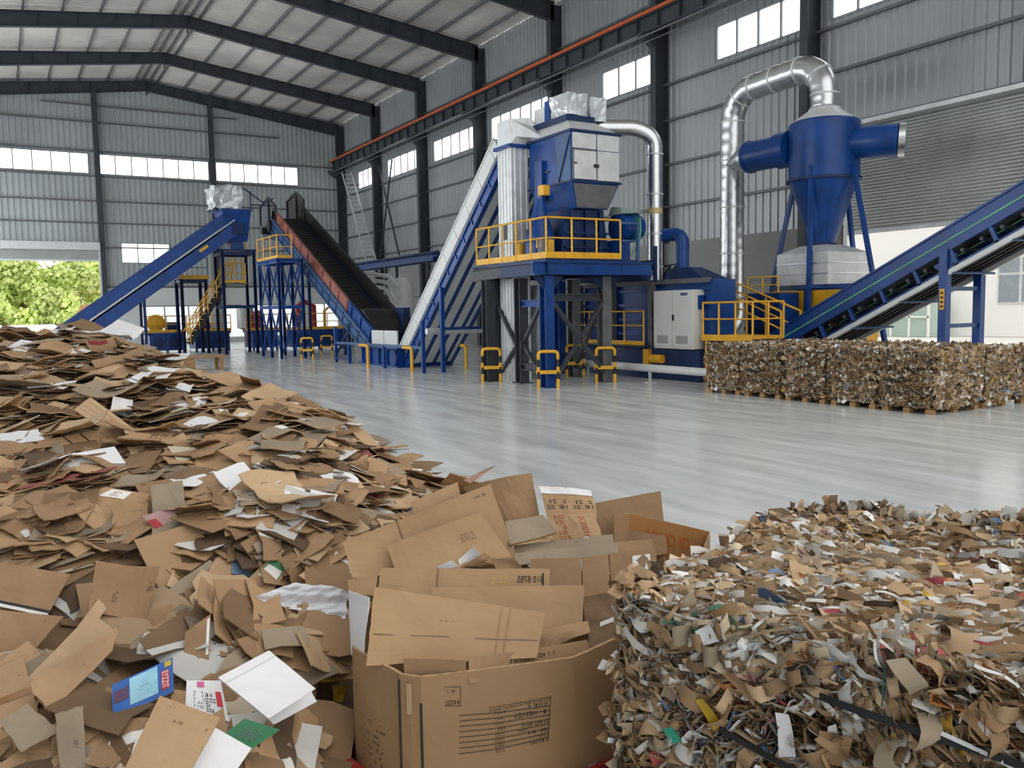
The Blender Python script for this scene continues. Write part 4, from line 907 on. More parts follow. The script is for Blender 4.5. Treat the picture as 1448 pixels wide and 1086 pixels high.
class Card:
    """a bent board: four corners, fold lines across it, curl and dents; S(a,b) gives its upper face, a,b in 0..1"""
    def __init__(s, c, folds=(), curl=(0., 0.), noise=.004, seed=0, cut=None, nx=8, ny=6, th=.006, bulge=0.):
        s.c = [V(p) for p in c]; s.n = (s.c[1]-s.c[0]).cross(s.c[3]-s.c[0]).normalized()
        if s.n.dot(CAM - s.c[0]) < 0: s.n = -s.n
        s.folds = folds; s.curl = curl; s.noise = noise; s.sd = seed*7.31; s.nx, s.ny, s.th = nx, ny, th; s.cut = cut
        s.la = (s.c[1]-s.c[0]).length; s.lb = (s.c[3]-s.c[0]).length; s.bulge = bulge
    def S(s, a, b, off=0.):
        c = s.c; p = (c[0]*(1-a)+c[1]*a)*(1-b) + (c[3]*(1-a)+c[2]*a)*b; z = 0.
        for ax, t, k in s.folds:
            if ax == 'a': z += max(0, a-t)*k*s.la if t >= .5 else max(0, t-a)*k*s.la
            else: z += max(0, b-t)*k*s.lb if t >= .5 else max(0, t-b)*k*s.lb
        z += s.curl[0]*(2*a-1)**2*s.la + s.curl[1]*(2*b-1)**2*s.lb + s.bulge*math.sin(PI*a)*math.sin(PI*b)
        q = V((a*s.la*5+s.sd, b*s.lb*5, s.sd))
        z += mnoise.noise(q)*s.noise*1.6 + mnoise.noise(q*3.1)*s.noise*.7
        return p + s.n*(z+off)
    def grid(s):
        A = sorted(set([i/s.nx for i in range(s.nx+1)] + [f[1] for f in s.folds if f[0] == 'a']))
        B = sorted(set([i/s.ny for i in range(s.ny+1)] + [f[1] for f in s.folds if f[0] == 'b']))
        return A, B
    def mesh(s, rr=None):
        A, B = s.grid(); mb = MB(); na, nb = len(A), len(B); J = {}
        rag = s.cut or 0
        for i in range(na):
            for j in range(nb):
                a, b = A[i], B[j]
                if rag and (i in (0, na-1) or j in (0, nb-1)):
                    k = mnoise.noise(V((i*1.7+s.sd, j*2.3, 4.1)))*rag
                    if i in (0, na-1): a += k/s.la*.6 if i == 0 else -abs(k)/s.la
                    if j in (0, nb-1): b += k/s.lb*.6 if j == 0 else -abs(k)/s.lb
                J[i, j] = (a, b)
        top = [s.S(*J[i, j]) for i in range(na) for j in range(nb)]; bot = [p - s.n*s.th for p in top]
        ix = lambda i, j: i*nb+j; N_ = na*nb; fs = []; mi = []
        for i in range(na-1):
            for j in range(nb-1):
                fs.append((ix(i,j), ix(i+1,j), ix(i+1,j+1), ix(i,j+1))); mi.append(0)
                fs.append((N_+ix(i,j+1), N_+ix(i+1,j+1), N_+ix(i+1,j), N_+ix(i,j))); mi.append(0)
        per = [ix(i, 0) for i in range(na)] + [ix(na-1, j) for j in range(1, nb)] + [ix(i, nb-1) for i in range(na-2, -1, -1)] + [ix(0, j) for j in range(nb-2, 0, -1)]
        for p, q in zip(per, per[1:]+per[:1]): fs.append((p, q, q+N_, p+N_)); mi.append(1)
        mb.v = [tuple(p) for p in top+bot]; mb.f = fs; mb.mi = mi; mb.c = [None]*len(fs)
        return mb
    def patch(s, a0, a1, b0, b1, off=.002, na=5, nb=4):
        mb = MB()
        for i in range(na):
            for j in range(nb):
                q = [s.S(a0+(a1-a0)*(i+x)/na, b0+(b1-b0)*(j+y)/nb, off) for x, y in ((0,0),(1,0),(1,1),(0,1))]; mb.quad(*q)
        return mb
    def marks(s, a0, a1, b0, b1, rows, seed, off=.0022, fill=.75, hh=.62, lines=False):
        """rows of small print-like strokes (illegible) on the board"""
        rr = random.Random(seed); mb = MB()
        for k in range(rows):
            bb = b0+(b1-b0)*(k+.5)/rows; h = (b1-b0)/rows*hh/2; a = a0
            while a < a1:
                wd = (b1-b0)/rows*s.lb/s.la*(.25+.35*rr.random())
                if rr.random() < fill:
                    k2 = rr.random()
                    if k2 < .5: mb.quad(s.S(a, bb-h, off), s.S(a+wd*.45, bb-h, off), s.S(a+wd*.45, bb+h, off), s.S(a, bb+h, off))
                    else:
                        mb.quad(s.S(a, bb-h, off), s.S(a+wd, bb-h, off), s.S(a+wd, bb-h*.45, off), s.S(a, bb-h*.45, off)); mb.quad(s.S(a, bb+h*.45, off), s.S(a+wd, bb+h*.45, off), s.S(a+wd, bb+h, off), s.S(a, bb+h, off))
                a += wd*1.35
        return mb if len(mb.f) > 5 or fill >= 1 or fill < .7 else s.marks(a0, a1, b0, b1, rows+1, seed+1, off, 1., hh)
def text_mesh(s_, S, a0, a1, b0, b1, m, parent, name='printed_text', flipx=False, flipy=False, off=.0025, vert=False, label=None):
    cu = bpy.data.curves.new('txt', 'FONT'); cu.body = s_; o = bpy.data.objects.new('txt', cu); COL.objects.link(o)
    bpy.context.view_layer.update()
    me = bpy.data.meshes.new_from_object(o.evaluated_get(bpy.context.evaluated_depsgraph_get())); bpy.data.objects.remove(o)
    xs = [v.co.x for v in me.vertices]; ys = [v.co.y for v in me.vertices]; x0, x1, y0, y1 = min(xs), max(xs), min(ys), max(ys); mb = MB(); vs = []
    for v in me.vertices:
        x, y = (v.co.x-x0)/(x1-x0), (v.co.y-y0)/(y1-y0)
        if vert: x, y = y, 1-x
        if flipx: x = 1-x
        if flipy: y = 1-y
        vs.append(S(a0+(a1-a0)*x, b0+(b1-b0)*(1-y), off))
    mb.add(vs, [tuple(p.vertices) for p in me.polygons]); bpy.data.meshes.remove(me)
    return mb.build(name, m, parent)

# ---- the heap: height over the floor in camera-independent heap coordinates (u across, d along)
def lerp_tab(t, x):
    if x <= t[0][0]: return t[0][1]
    for (a, p), (b, q) in zip(t, t[1:]):
        if x <= b: return p+(q-p)*(x-a)/(b-a)
    return t[-1][1]
RIDGE_T = [(1.2, .1), (2.0, .38), (3.0, .58), (4.2, .84), (4.65, 1.14), (7, 1.5), (9, 1.8), (11, 2.01), (12.3, 1.96), (14.5, 1.0), (16.5, 0)]
EDGE_T = [(1.2, -.9), (3, -.95), (4.4, -1.15), (5, -1.3), (7, -2.0), (9, -3.95), (11, -5.5), (13, -6.3), (16, -6)]
def hz(u, d):
    r = lerp_tab(RIDGE_T, d); e = lerp_tab(EDGE_T, d); s_ = .5
    z = r - s_*max(0., u-e)
    if d < 4.75:
        k = min(1., max(0., (-.76-u)/.22)); z = z*k
        if d > 4.4: z = z*(4.75-d)/.35 + (r - s_*max(0., u-e))*(d-4.4)/.35
    if u < -7.2: z -= (-7.2-u)*.6
    if d > 12 and u > e: z -= .05*(u-e)
    z += (mnoise.noise(V((u*.9, d*.9, 3.)))*.16 + mnoise.noise(V((u*2.6, d*2.6, 9.)))*.07)*min(1., max(z, 0)*2)*(.45 if d > 9.5 else 1)
    if u*cy+d*sy < -4.6: z -= (-4.6-(u*cy+d*sy))*3
    return z
def hn(u, d, e=.25):
    gx = (hz(u+e, d)-hz(u-e, d))/(2*e); gy = (hz(u, d+e)-hz(u, d-e))/(2*e)
    return (-R0h*gx - Hh*gy + V((0, 0, 1))).normalized()
def hit(px, py):
    """where the sight line meets the heap"""
    d = FW + RT*((px-724)/F_PX) + UP*((543-py)/F_PX); t = 1.6
    while t < 17:
        p = CAM+d*t; u, dd = ud(p)
        if p.z < hz(u, dd) and hz(u, dd) > .02: return u, dd, p
        t += .05
    return None
core = MB(); nu, nd = 62, 104; vs = []
for i in range(nu+1):
    for j in range(nd+1):
        u, d = -9+8.9*i/nu, 1.3+15.2*j/nd; z = hz(u, d)-.05; vs.append(W_(u, d, max(z, -.03)))
ok = lambda k: vs[k].z > -.02
fs = []
for i in range(nu):
    for j in range(nd):
        q = (i*(nd+1)+j, (i+1)*(nd+1)+j, (i+1)*(nd+1)+j+1, i*(nd+1)+j+1)
        if any(ok(k) for k in q): fs.append(q)
core.add(vs, fs)
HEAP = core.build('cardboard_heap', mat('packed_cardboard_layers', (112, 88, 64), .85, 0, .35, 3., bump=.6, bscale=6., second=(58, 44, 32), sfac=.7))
tag(HEAP, 'packed brown cardboard mass under the loose sheets of the big heap', 'cardboard heap', kind='stuff')
# small scraps nobody could count, edge-on layers between the sheets
TINTS = [((172, 140, 104), 24), ((150, 120, 88), 26), ((124, 98, 72), 20), ((188, 160, 126), 12), ((152, 136, 116), 12), ((222, 220, 216), 6), ((204, 190, 168), 6), ((92, 72, 52), 8), ((150, 82, 80), .35), ((110, 136, 166), .35), ((196, 170, 90), .4), ((110, 138, 118), .3)]
TL, TW = [s2l(t[0]) for t in TINTS], [t[1] for t in TINTS]
LAYER = mat('loose_board_scraps', (255, 255, 255), .75, 0, .1, 6., attr=True)
def scrap(mb, c, n, rot, a, b, rr, th=.005, curl=.1, ragged=.25):
    x = n.orthogonal().normalized(); y = n.cross(x); q = x*math.cos(rot)+y*math.sin(rot); y = n.cross(q); x = q
    k = (rr.random()-.5)*2*curl; k2 = (rr.random()-.5)*curl; top = []
    for i in range(4):
        for j in range(3):
            s_, t_ = i/3-.5, j/2-.5; f_ = 1+(rr.random()-.5)*ragged
            top.append(c + x*(a*s_*f_) + y*(b*t_*f_) + n*(k*a*s_*s_*2 + k2*b*t_ + (rr.random()-.5)*.012))
    bot = [p-n*th for p in top]; fs = []
    for i in range(3):
        for j in range(2): fs.append((i*3+j, (i+1)*3+j, (i+1)*3+j+1, i*3+j+1)); fs.append((12+i*3+j+1, 12+(i+1)*3+j+1, 12+(i+1)*3+j, 12+i*3+j))
    per = [0, 3, 6, 9, 10, 11, 8, 5, 2, 1]
    for p, q_ in zip(per, per[1:]+per[:1]): fs.append((p, q_, q_+12, p+12))
    mb.add(top+bot, fs)
# special sheets and papers seen on the heap
def lie(u, d, p, rr, k=.12):
    """lay of a loose board: mostly flat like a slumped stack, dipping a little with the slope"""
    n = hn(u, d, .35); w_ = .3+.55*rr.random()**2 + (.25 if d < 4.4 else 0)
    return (V((0, 0, 1)).lerp(n, min(w_, 1)) + V((rr.gauss(0, k), rr.gauss(0, k), 0)) + (CAM-p).normalized()*(.35*rr.random() if d < 4.6 else 0)).normalized()
LAND = []; SPEC = []
def on_heap(name, label, cat, px4, m, tilt=.45, lift=.06, mark=None, group=None, **kw):
    cx, cy_ = sum(p[0] for p in px4)/4, sum(p[1] for p in px4)/4; h_ = hit(cx, cy_)
    while not h_: cy_ += 2; h_ = hit(cx, cy_)
    u, d, p = h_; n = hn(u, d, .3); toc = (CAM-p).normalized(); n = (n*(1-tilt)+toc*tilt).normalized(); p = p + toc*lift*(1.6 if cy_ > 770 else 1.1)
    c = []
    for x, y in px4:
        dr = (FW + RT*((x-724)/F_PX) + UP*((543-y)/F_PX)); t = (p-CAM).dot(n)/dr.dot(n); c.append(CAM+dr*t)
    cd = Card(c, seed=int(cx), **kw); o = cd.mesh().build(name, [m, EDGE if m not in (PAPER, CRUMP) else m]); tag(o, label, cat, group)
    SPEC.append((min(p[0] for p in px4)-6, min(p[1] for p in px4)-4, max(p[0] for p in px4)+6, max(p[1] for p in px4)+10))
    if mark: LAND.append((mark, cx, cy_))
    return cd, o
def sheet_(label, px4, m=None, mark=None, **kw): return on_heap('cardboard_sheet', label, 'cardboard', px4, m or KRAFT[0], mark=mark, group='flattened cardboard in the heap', **kw)
def paper_(label, px4, m=None, mark=None, name='paper_sheet', cat='paper', **kw): return on_heap(name, label, cat, px4, m or PAPER, mark=mark, th=kw.pop('th', .002), **kw)
paper_('large white sheet draped over the crest of the heap', [(92, 478), (165, 462), (202, 474), (180, 484)], mark='the white crest sheet', curl=(.05, 0), noise=.02, tilt=.1, lift=.25)
cd, o = sheet_('carton flap with red and yellow print under the white crest sheet', [(118, 482), (160, 479), (166, 494), (128, 500)], KRAFT[1], curl=(.12, 0), lift=.3, tilt=.3, mark='the red printed flap')
cd.patch(.1, .75, .1, .45).build('red_print', mat('dull_red_print', (130, 44, 48), .6), o)
cd, o = paper_('white printed notice sheet lying near the crest', [(8, 492), (30, 480), (54, 484), (34, 500)], mark='the white notice', lift=.2, tilt=.2)
cd.marks(.25, .75, .3, .7, 3, 3).build('printed_text', INK, o)
cd, o = sheet_('tan sheet with a pale printed panel on the upper slope', [(104, 536), (150, 514), (200, 512), (176, 534)], KRAFT[0], lift=.15, tilt=.25, mark='the printed tan sheet')
cd.patch(.4, .8, .15, .6).build('pale_panel', KRAFT[2], o)
cd, o = sheet_('long strip of four board panels folded down the slope', [(104, 580), (128, 560), (212, 622), (196, 642)], KRAFT[2], folds=(('a', .33, .08), ('a', .66, -.12)), lift=.12, mark='the long folded strip', nx=9)
for a in (.25, .48, .74): cd.patch(a-.008, a+.008, .02, .98).build('fold_crease', KRAFT[4], o)
paper_('grey white paper standing up behind the long folded strip', [(160, 560), (188, 566), (186, 592), (156, 582)], PAPER, lift=.08, tilt=.7, noise=.015, mark='the upright grey paper')
cd, o = sheet_('tan carton side with two taped seams on the middle slope', [(50, 624), (150, 606), (170, 626), (78, 642)], KRAFT[0], lift=.12, mark='the taped carton side', th=.02)
for a in (.38, .62): cd.patch(a-.012, a+.012, .0, 1).build('tape_seam', INK, o)
paper_('stiff white board lying below the taped carton side', [(96, 642), (162, 632), (182, 662), (110, 668)], PAPER, th=.012, lift=.12, mark='the white board')
paper_('pale blue paper scrap on the middle slope', [(344, 634), (372, 628), (385, 640), (370, 646)], mat('pale_blue_paper', (150, 182, 214), .6, 0, .06), noise=.02, lift=.1, mark='the pale blue paper')
cd, o = sheet_('large bent tan board across the middle slope', [(308, 638), (336, 626), (412, 662), (386, 684)], KRAFT[0], folds=(('a', .4, .12),), lift=.12, mark='the large bent board', noise=.01)
sheet_('square brown flap hanging below a creased board', [(190, 684), (246, 676), (264, 706), (206, 715)], KRAFT[1], lift=.12, tilt=.6, mark='the square flap')
cd, o = sheet_('tan board with a white address label', [(66, 718), (150, 690), (212, 700), (196, 736)], KRAFT[0], lift=.14, mark='the labelled board', folds=(('a', .5, .06),))
l_ = cd.patch(.66, .95, .2, .62, .003).build('address_label', WLAB, o); cd.marks(.72, .9, .32, .5, 2, 5, .005).build('printed_text', REDINK, l_)
cd, o = paper_('crumpled magazine with red print in the middle of the heap', [(200, 730), (240, 718), (272, 744), (224, 752)], mat('grey_pink_print', (176, 140, 136), .5, 0, .3, 8.), lift=.14, mark='the red magazine', th=.01)
cd.patch(.02, .3, .3, .9).build('red_print', mat('magazine_red', (178, 40, 56), .5), o)
cd, o = sheet_('brown board with red framed white label', [(240, 760), (290, 740), (306, 770), (262, 776)], KRAFT[1], lift=.12, mark='the red framed label')
l_ = cd.patch(.35, .85, .3, .8, .003).build('shipping_label', WLAB, o); cd.marks(.42, .78, .42, .7, 2, 9, .005).build('printed_text', REDINK, l_)
cd, o = sheet_('board with green printed tape next to the big box', [(340, 828), (388, 784), (412, 800), (378, 846)], KRAFT[0], lift=.1, mark='the green taped board', tilt=.6)
cd.patch(.45, 1, .1, .9).build('green_tape', mat('green_tape', (60, 140, 90), .4, 0, .25, 8.), o); cd.patch(.4, .75, .15, .85, .003).build('white_tape', WLAB, o)
paper_('white sheet of paper leaning by the corner of the big box', [(474, 780), (500, 800), (494, 832), (464, 800)], PAPER, lift=.1, tilt=.6, curl=(.1, .05))
paper_('crumpled sheet of white plastic film beside the big box', [(356, 846), (420, 822), (496, 838), (484, 878)], CRUMP, name='plastic_film', cat='film', lift=.12, noise=.045, nx=16, ny=10, mark='the crumpled white film')
paper_('crumpled white paper ball under the brown boards', [(232, 808), (262, 806), (276, 824), (244, 832)], CRUMP, lift=.1, noise=.04, nx=10, ny=8, mark='the white paper ball')
cd, o = sheet_('big smooth brown carton lid with black and white striped edge', [(0, 796), (44, 800), (100, 818), (64, 872)], KRAFT[1], lift=.12, tilt=.6, mark='the striped lid')
cd, o = sheet_('wide brown carton panel with striped rim by the picture edge', [(-30, 790), (100, 812), (66, 872), (-36, 850)], KRAFT[1], lift=.22, tilt=.6, mark='the striped panel')
cd.patch(0, 1, .93, 1).build('white_stripe', WLAB, o); cd.patch(0, 1, .86, .92).build('black_stripe', BLK, o)
cd, o = sheet_('big brown flap curling up in the lower heap', [(136, 796), (226, 804), (206, 880), (126, 866)], KRAFT[1], lift=.16, tilt=.65, curl=(.1, .04), mark='the curled flap'); cd.marks(.35, .42, .5, .75, 4, 2).build('printed_text', INK, o)
sheet_('large tan board sloping down at the lower edge of the heap', [(34, 964), (130, 866), (168, 896), (70, 1010)], KRAFT[2], lift=.14, tilt=.6, mark='the sloping tan board')
sheet_('wide torn board overlapping the sloping tan board', [(36, 965), (168, 886), (160, 920), (70, 1012)], KRAFT[0], lift=.2, tilt=.55, cut=.03)
cd, o = sheet_('upright brown strip with a white printed edge in the lower heap', [(262, 894), (298, 868), (294, 962), (258, 956)], KRAFT[1], lift=.1, tilt=.75, mark='the white edged strip'); cd.patch(.86, .97, .05, .62).build('white_stripe', WLAB, o)
BOXB = mat('blue_box_print', (26, 92, 172), .4, 0, .15, 6.)
cd, o = paper_('flattened blue box with pale blue picture panel and red tag', [(158, 968), (244, 930), (246, 978), (160, 1016)], BOXB, name='flattened_box', cat='box', lift=.14, tilt=.7, th=.02, mark='the blue box')
cd.patch(.28, .74, .05, .84).build('picture_panel', mat('pale_blue_print', (150, 204, 226), .45, 0, .14, 9.), o); cd.patch(.03, .26, .25, .6).build('dark_motif', mat('dark_blue_red_print', (60, 56, 92), .5, 0, .5, 30., second=(120, 40, 44), sfac=.7), o)
l_ = cd.patch(.8, .93, .28, .82, .003).build('red_tag', mat('tag_red', (196, 34, 50), .45), o); text_mesh('EYZZIT', cd.S, .815, .915, .31, .79, WLAB, l_, 'tag_text', off=.005, vert=True)
cd.marks(.4, .7, .2, .75, 6, 6, .004, fill=.25, hh=.2).build('drawing', mat('drawing_ink', (120, 108, 110), .6), o); cd.patch(.86, .97, .04, .2, .003).build('yellow_motif', YINK, o)
cd, o = paper_('small white box with black lettering and red tag beside the blue box', [(264, 962), (312, 962), (324, 1020), (262, 1004)], PAPER, name='printed_box', cat='box', lift=.2, tilt=.7, th=.04, mark='the white printed box')
l_ = cd.patch(.78, .93, .3, .68, .003).build('red_tag', mat('tag_red', (196, 34, 50), .45), o)
cd.marks(.5, .7, .35, .9, 4, 14, .003, fill=.8, hh=.7).build('black_lettering', INK, o); cd.marks(.2, .45, .3, .95, 6, 15, .003, fill=.5, hh=.5).build('grey_lettering', STEEL, o); cd.patch(.3, .5, .04, .2, .003).build('pink_mark', mat('pink_print', (206, 96, 150), .5), o)
cd, o = paper_('large white folded board lying on top of the lower heap', [(308, 958), (380, 920), (446, 974), (380, 1016)], PAPER, name='white_board', cat='board', lift=.24, tilt=.6, th=.012, mark='the large white board', folds=(('b', .12, .1),))
cd.patch(0, 1, .13, .15).build('fold_crease', WHT, o)
paper_('white board flap hanging below the large white board', [(340, 978), (440, 976), (448, 992), (388, 1024)], PAPER, name='white_board', cat='board', lift=.18, tilt=.6, th=.01)
cd, o = paper_('dark green booklet below the large white board', [(306, 1046), (346, 1016), (396, 1032), (352, 1062)], mat('green_cover', (16, 108, 62), .4, 0, .08), name='booklet', cat='book', lift=.2, tilt=.6, th=.02, mark='the green booklet')
cd.marks(.3, .72, .25, .8, 4, 4, .003, fill=.9, hh=.7).build('cover_text', GSTEEL, o)
paper_('clean white paper sheet partly under the big tan board', [(290, 1020), (356, 1058), (320, 1110), (262, 1090)], PAPER, lift=.2, tilt=.65, mark='the clean white sheet')
cd, o = sheet_('big clean tan board at the bottom of the heap', [(226, 984), (312, 1014), (264, 1100), (170, 1100)], KRAFT[0], lift=.3, tilt=.65, th=.008, mark='the big tan board'); cd.marks(.3, .9, .08, .3, 2, 8, .003, fill=.12, hh=.3).build('scuff_marks', KRAFT[4], o)
for k, (q, lb) in enumerate(((((0, 1020), (40, 994), (86, 1034), (30, 1064)), 'grey brown carton side lying in the lower corner of the heap'), (((78, 1010), (118, 998), (124, 1092), (86, 1092)), 'narrow upright grey board beside the big tan board'),
        (((108, 888), (140, 846), (152, 860), (110, 920)), 'narrow tan board against the curled flap'), (((-20, 860), (90, 872), (40, 930), (-20, 960)), 'broad brown carton side below the striped panel'), (((-20, 950), (40, 905), (70, 940), (10, 985)), 'torn brown carton side above the sloping tan board'),
        (((270, 1030), (316, 1000), (330, 1070), (280, 1086)), 'brown panel standing on edge behind the big tan board'))):
    sheet_(lb, list(q), KRAFT[(3, 3, 2, 1, 0, 1)[k]], lift=.13, tilt=.55, cut=.01)
YF = mat('yellow_film', (206, 172, 30), .35, 0, .25, 6.)
for k, (q, lb) in enumerate(((((440, 950), (474, 938), (482, 962), (452, 968)), 'yellow plastic wrapper nearest the large white board'), (((462, 962), (496, 968), (490, 990), (466, 986)), 'yellow plastic wrapper tucked below the corner of the big box'), (((470, 926), (498, 930), (492, 948), (474, 944)), 'small yellow wrapper high against the big box'))):
    paper_(lb, list(q), YF, name='plastic_wrapper', cat='wrapper', lift=.08, noise=.04, tilt=.5, group='yellow wrappers')
rr = random.Random(21); sm = MB(); cnt = 0
heap_px = []
while len(heap_px) < 3600:
    px, py = rr.random()*720-50, 455+rr.random()*690; h_ = hit(px, py)
    if h_ and not (any(x0+3 < px < x1-3 and y0+2 < py < y1-3 for x0, y0, x1, y1 in SPEC)): heap_px.append(h_)
for i, (u, d, p) in enumerate(heap_px + [(0, 0, 0)]*2000):
    if i >= 3600:
        d = 2.2+rr.random()*12.5; u = lerp_tab(EDGE_T, d)-2.5+rr.random()*6 if i < 4300 else -.6*d-rr.random()*(3.5+.1*d)
        if hz(u, d) < .03: continue
    if d < 4.9 and u > -.93: continue
    n2 = lie(u, d, W_(u, d, hz(u, d)), rr); rot = rr.random()*6.3; sz = (.75+.05*d)*(.45+.8*rr.random()**1.5); z = hz(u, d)-.07+.07*rr.random()
    for k in range(rr.choices((1, 2, 3, 5), (40, 25, 20, 15))[0]):
        g_ = .75+.4*rr.random(); sm.tint = tuple(c*g_ for c in rr.choices(TL, TW)[0])
        scrap(sm, W_(u, d, z+.014*k)+V((rr.gauss(0, .05), rr.gauss(0, .05), 0)), (n2+V((rr.gauss(0, .05), rr.gauss(0, .05), 0))).normalized(), rot+rr.gauss(0, .25), .36*sz, (.12+.2*rr.random())*sz, rr, .005, .16)
so = sm.build('cardboard_scraps', LAYER); tag(so, 'countless small brown board scraps and edges packed between the sheets of the heap', 'cardboard scraps', kind='stuff')

# the loose sheets: each one its own
DONE = []
rr = random.Random(5); sheets = []
N_SPECIAL = sum(1 for o in COL.objects if o.name.startswith('cardboard_sheet'))
tries = 0
while len(sheets) < 296-N_SPECIAL and tries < 6000:
    tries += 1
    px, py = -30+rr.random()*690, 462+rr.random()*640
    if any(x0-8 < px < x1+8 and y0-6 < py < y1+14 for x0, y0, x1, y1 in SPEC) and (py > 780 or rr.random() < .9): continue
    if any(abs(px-x) < 16 and abs(py-y) < 10 for x, y in DONE): continue
    h_ = hit(px, py)
    if not h_: continue
    u, d, p = h_
    if d < 4.85 and u > -.98: continue
    DONE.append((px, py))
    nn = lie(u, d, p, rr, .14); big = rr.random(); a = (.115+.011*d)*(.7+.75*big); b = a*(.34+.45*rr.random())
    x = nn.orthogonal().normalized(); y = nn.cross(x); ro = rr.random()*6.3; x, y = x*math.cos(ro)+y*math.sin(ro), y*math.cos(ro)-x*math.sin(ro)
    c0 = p + V((0, 0, .03+.06*rr.random())); j = lambda: 1+(rr.random()-.5)*.22
    cs = [c0-x*a*j()-y*b*j(), c0+x*a*j()-y*b*j(), c0+x*a*j()+y*b*j(), c0-x*a*j()+y*b*j()]
    # rest on the heap: nothing of the sheet's middle may dip below it
    k = rr.choices([0, 1, 2, 3, 4], [28, 30, 16, 16, 10])[0]; m = KRAFT[k]; tone = KNAME[k]; white = rr.random() < .07
    if white: m = PAPER; tone = 'white'
    folds = []; st = 'flat'
    if rr.random() < .45: folds.append(('a', .25+.5*rr.random(), (rr.random()-.45)*.5)); st = 'folded'
    if rr.random() < .2: folds.append(('b', .3+.4*rr.random(), (rr.random()-.4)*.5)); st = 'creased'
    cu = (rr.random()-.5)*.3
    if abs(cu) > .06 and st == 'flat': st = 'curled'
    cd = Card(cs, folds, (cu, (rr.random()-.5)*.08), .008+.008*rr.random(), tries, .02+.05*rr.random() if rr.random() < .6 else None, 6, 5, .005 if white else .006+.004*rr.random())
    o = cd.mesh().build('cardboard_sheet', [m, m if white else EDGE]); ex = ''
    q = rr.random()
    if q < .07: cd.patch(.55, .85, .3, .75, .003).build('shipping_label', WLAB, o); ex = 'with white label'
    elif q < .13: cd.patch(.46, .54, 0, 1, .002).build('tape_strip', TAPE, o); ex = 'with tape strip'
    elif q < .18 and not white: cd.marks(.3, .7, .35, .65, 2, tries, .002).build('printed_text', rr.choice([INK, INK, REDINK]), o); ex = 'with print'
    sheets.append([o, px, py, tone, st, ex, 'large' if big > .66 else 'small' if big < .33 else 'medium'])
LAND += [('the big box', 520, 860), ('the wooden bench', 300, 530), ('the toe of the heap', 640, 660), ('the lower corner of the heap', 10, 1070)]
seen_l = {}
for rec in sheets:
    o, px, py, tone, st, ex, sz = rec
    nm, x, y = min(LAND, key=lambda l: (l[1]-px)**2+(l[2]-py)**2)
    dx, dy = px-x, py-y; rec.append((dx*dx+dy*dy)**.5)
    pos = ('above' if dy < 0 else 'below') if abs(dy) > abs(dx)*.7 else ('left of' if dx < 0 else 'right of')
    key = ' '.join(w for w in (sz, st, tone, 'board' , ex, pos, nm) if w); rec.append(key); seen_l.setdefault(key, []).append(rec)
for key, L_ in seen_l.items():
    L_.sort(key=lambda r: r[7]); od = ['', 'second ', 'third ', 'fourth ', 'fifth ', 'sixth ', 'seventh ', 'eighth ', 'ninth ', 'tenth ']
    for i, r in enumerate(L_): tag(r[0], (od[min(i, 9)] if len(L_) > 1 and i else ('nearest ' if len(L_) > 1 else ''))+key, 'cardboard', 'flattened cardboard in the heap')

# ------------------------------------------------------------------ big octagonal carton with boards
ZR = .85
OCT = [(-.665, 3.36), (-.44, 3.09), (-.357, 3.06), (.217, 3.21), (.56, 3.47), (.70, 3.9), (.45, 4.33), (-.3, 4.33), (-.68, 3.9)]
BOXC = V((0, 3.75, 0))
t = thing('bulk_carton', 'huge open octagonal cardboard bin filled with flattened boards', 'box', W_(0, 3.75, .1))
BX = mat('bulk_carton_board', (166, 134, 98), .7, 0, .07, 1.2, bump=.05, bscale=6., second=(150, 119, 86), sfac=.5)
PAN = []
for i in range(len(OCT)):
    (u0, d0), (u1, d1) = OCT[i], OCT[(i+1) % len(OCT)]
    a, b = W_(u0, d0, ZR), W_(u1, d1, ZR); e = (b-a); nrm = V((e.y, -e.x, 0)).normalized()
    if nrm.dot(W_(0, 3.75)-a) > 0: nrm = -nrm
    wide = e.length > .3
    if i == 3: b = b + V((0, 0, .035))
    if i == 2: pass
    cd = Card([a, b, V((b.x, b.y, .12)), V((a.x, a.y, .12))], (), (0, 0), .003, i, None, 10 if wide else 2, 8, .014, .035 if wide else .004)
    cd.n = nrm
    o = cd.mesh().build('side_panel', [BX, EDGE], t); PAN.append((cd, o))
mb = MB(); mb.prism([W_(u*.98, 3.75+(d-3.75)*.98, .1) for u, d in OCT], (0, 0, .02)); mb.build('bin_floor', KRAFT[1], t)
def on_panel(i, px4): 
    """panel coordinates of photo positions"""
    cd = PAN[i][0]; r = []
    for x, y in px4:
        dr = (FW + RT*((x-724)/F_PX) + UP*((543-y)/F_PX)); p = CAM+dr*((cd.c[0]-CAM).dot(cd.n)/dr.dot(cd.n))
        e = cd.c[1]-cd.c[0]; r.append(((p-cd.c[0]).dot(e)/e.length_squared, (cd.c[0].z-p.z)/(cd.c[0].z-.12)))
    return r
front, fo = PAN[2]
OFF = .004
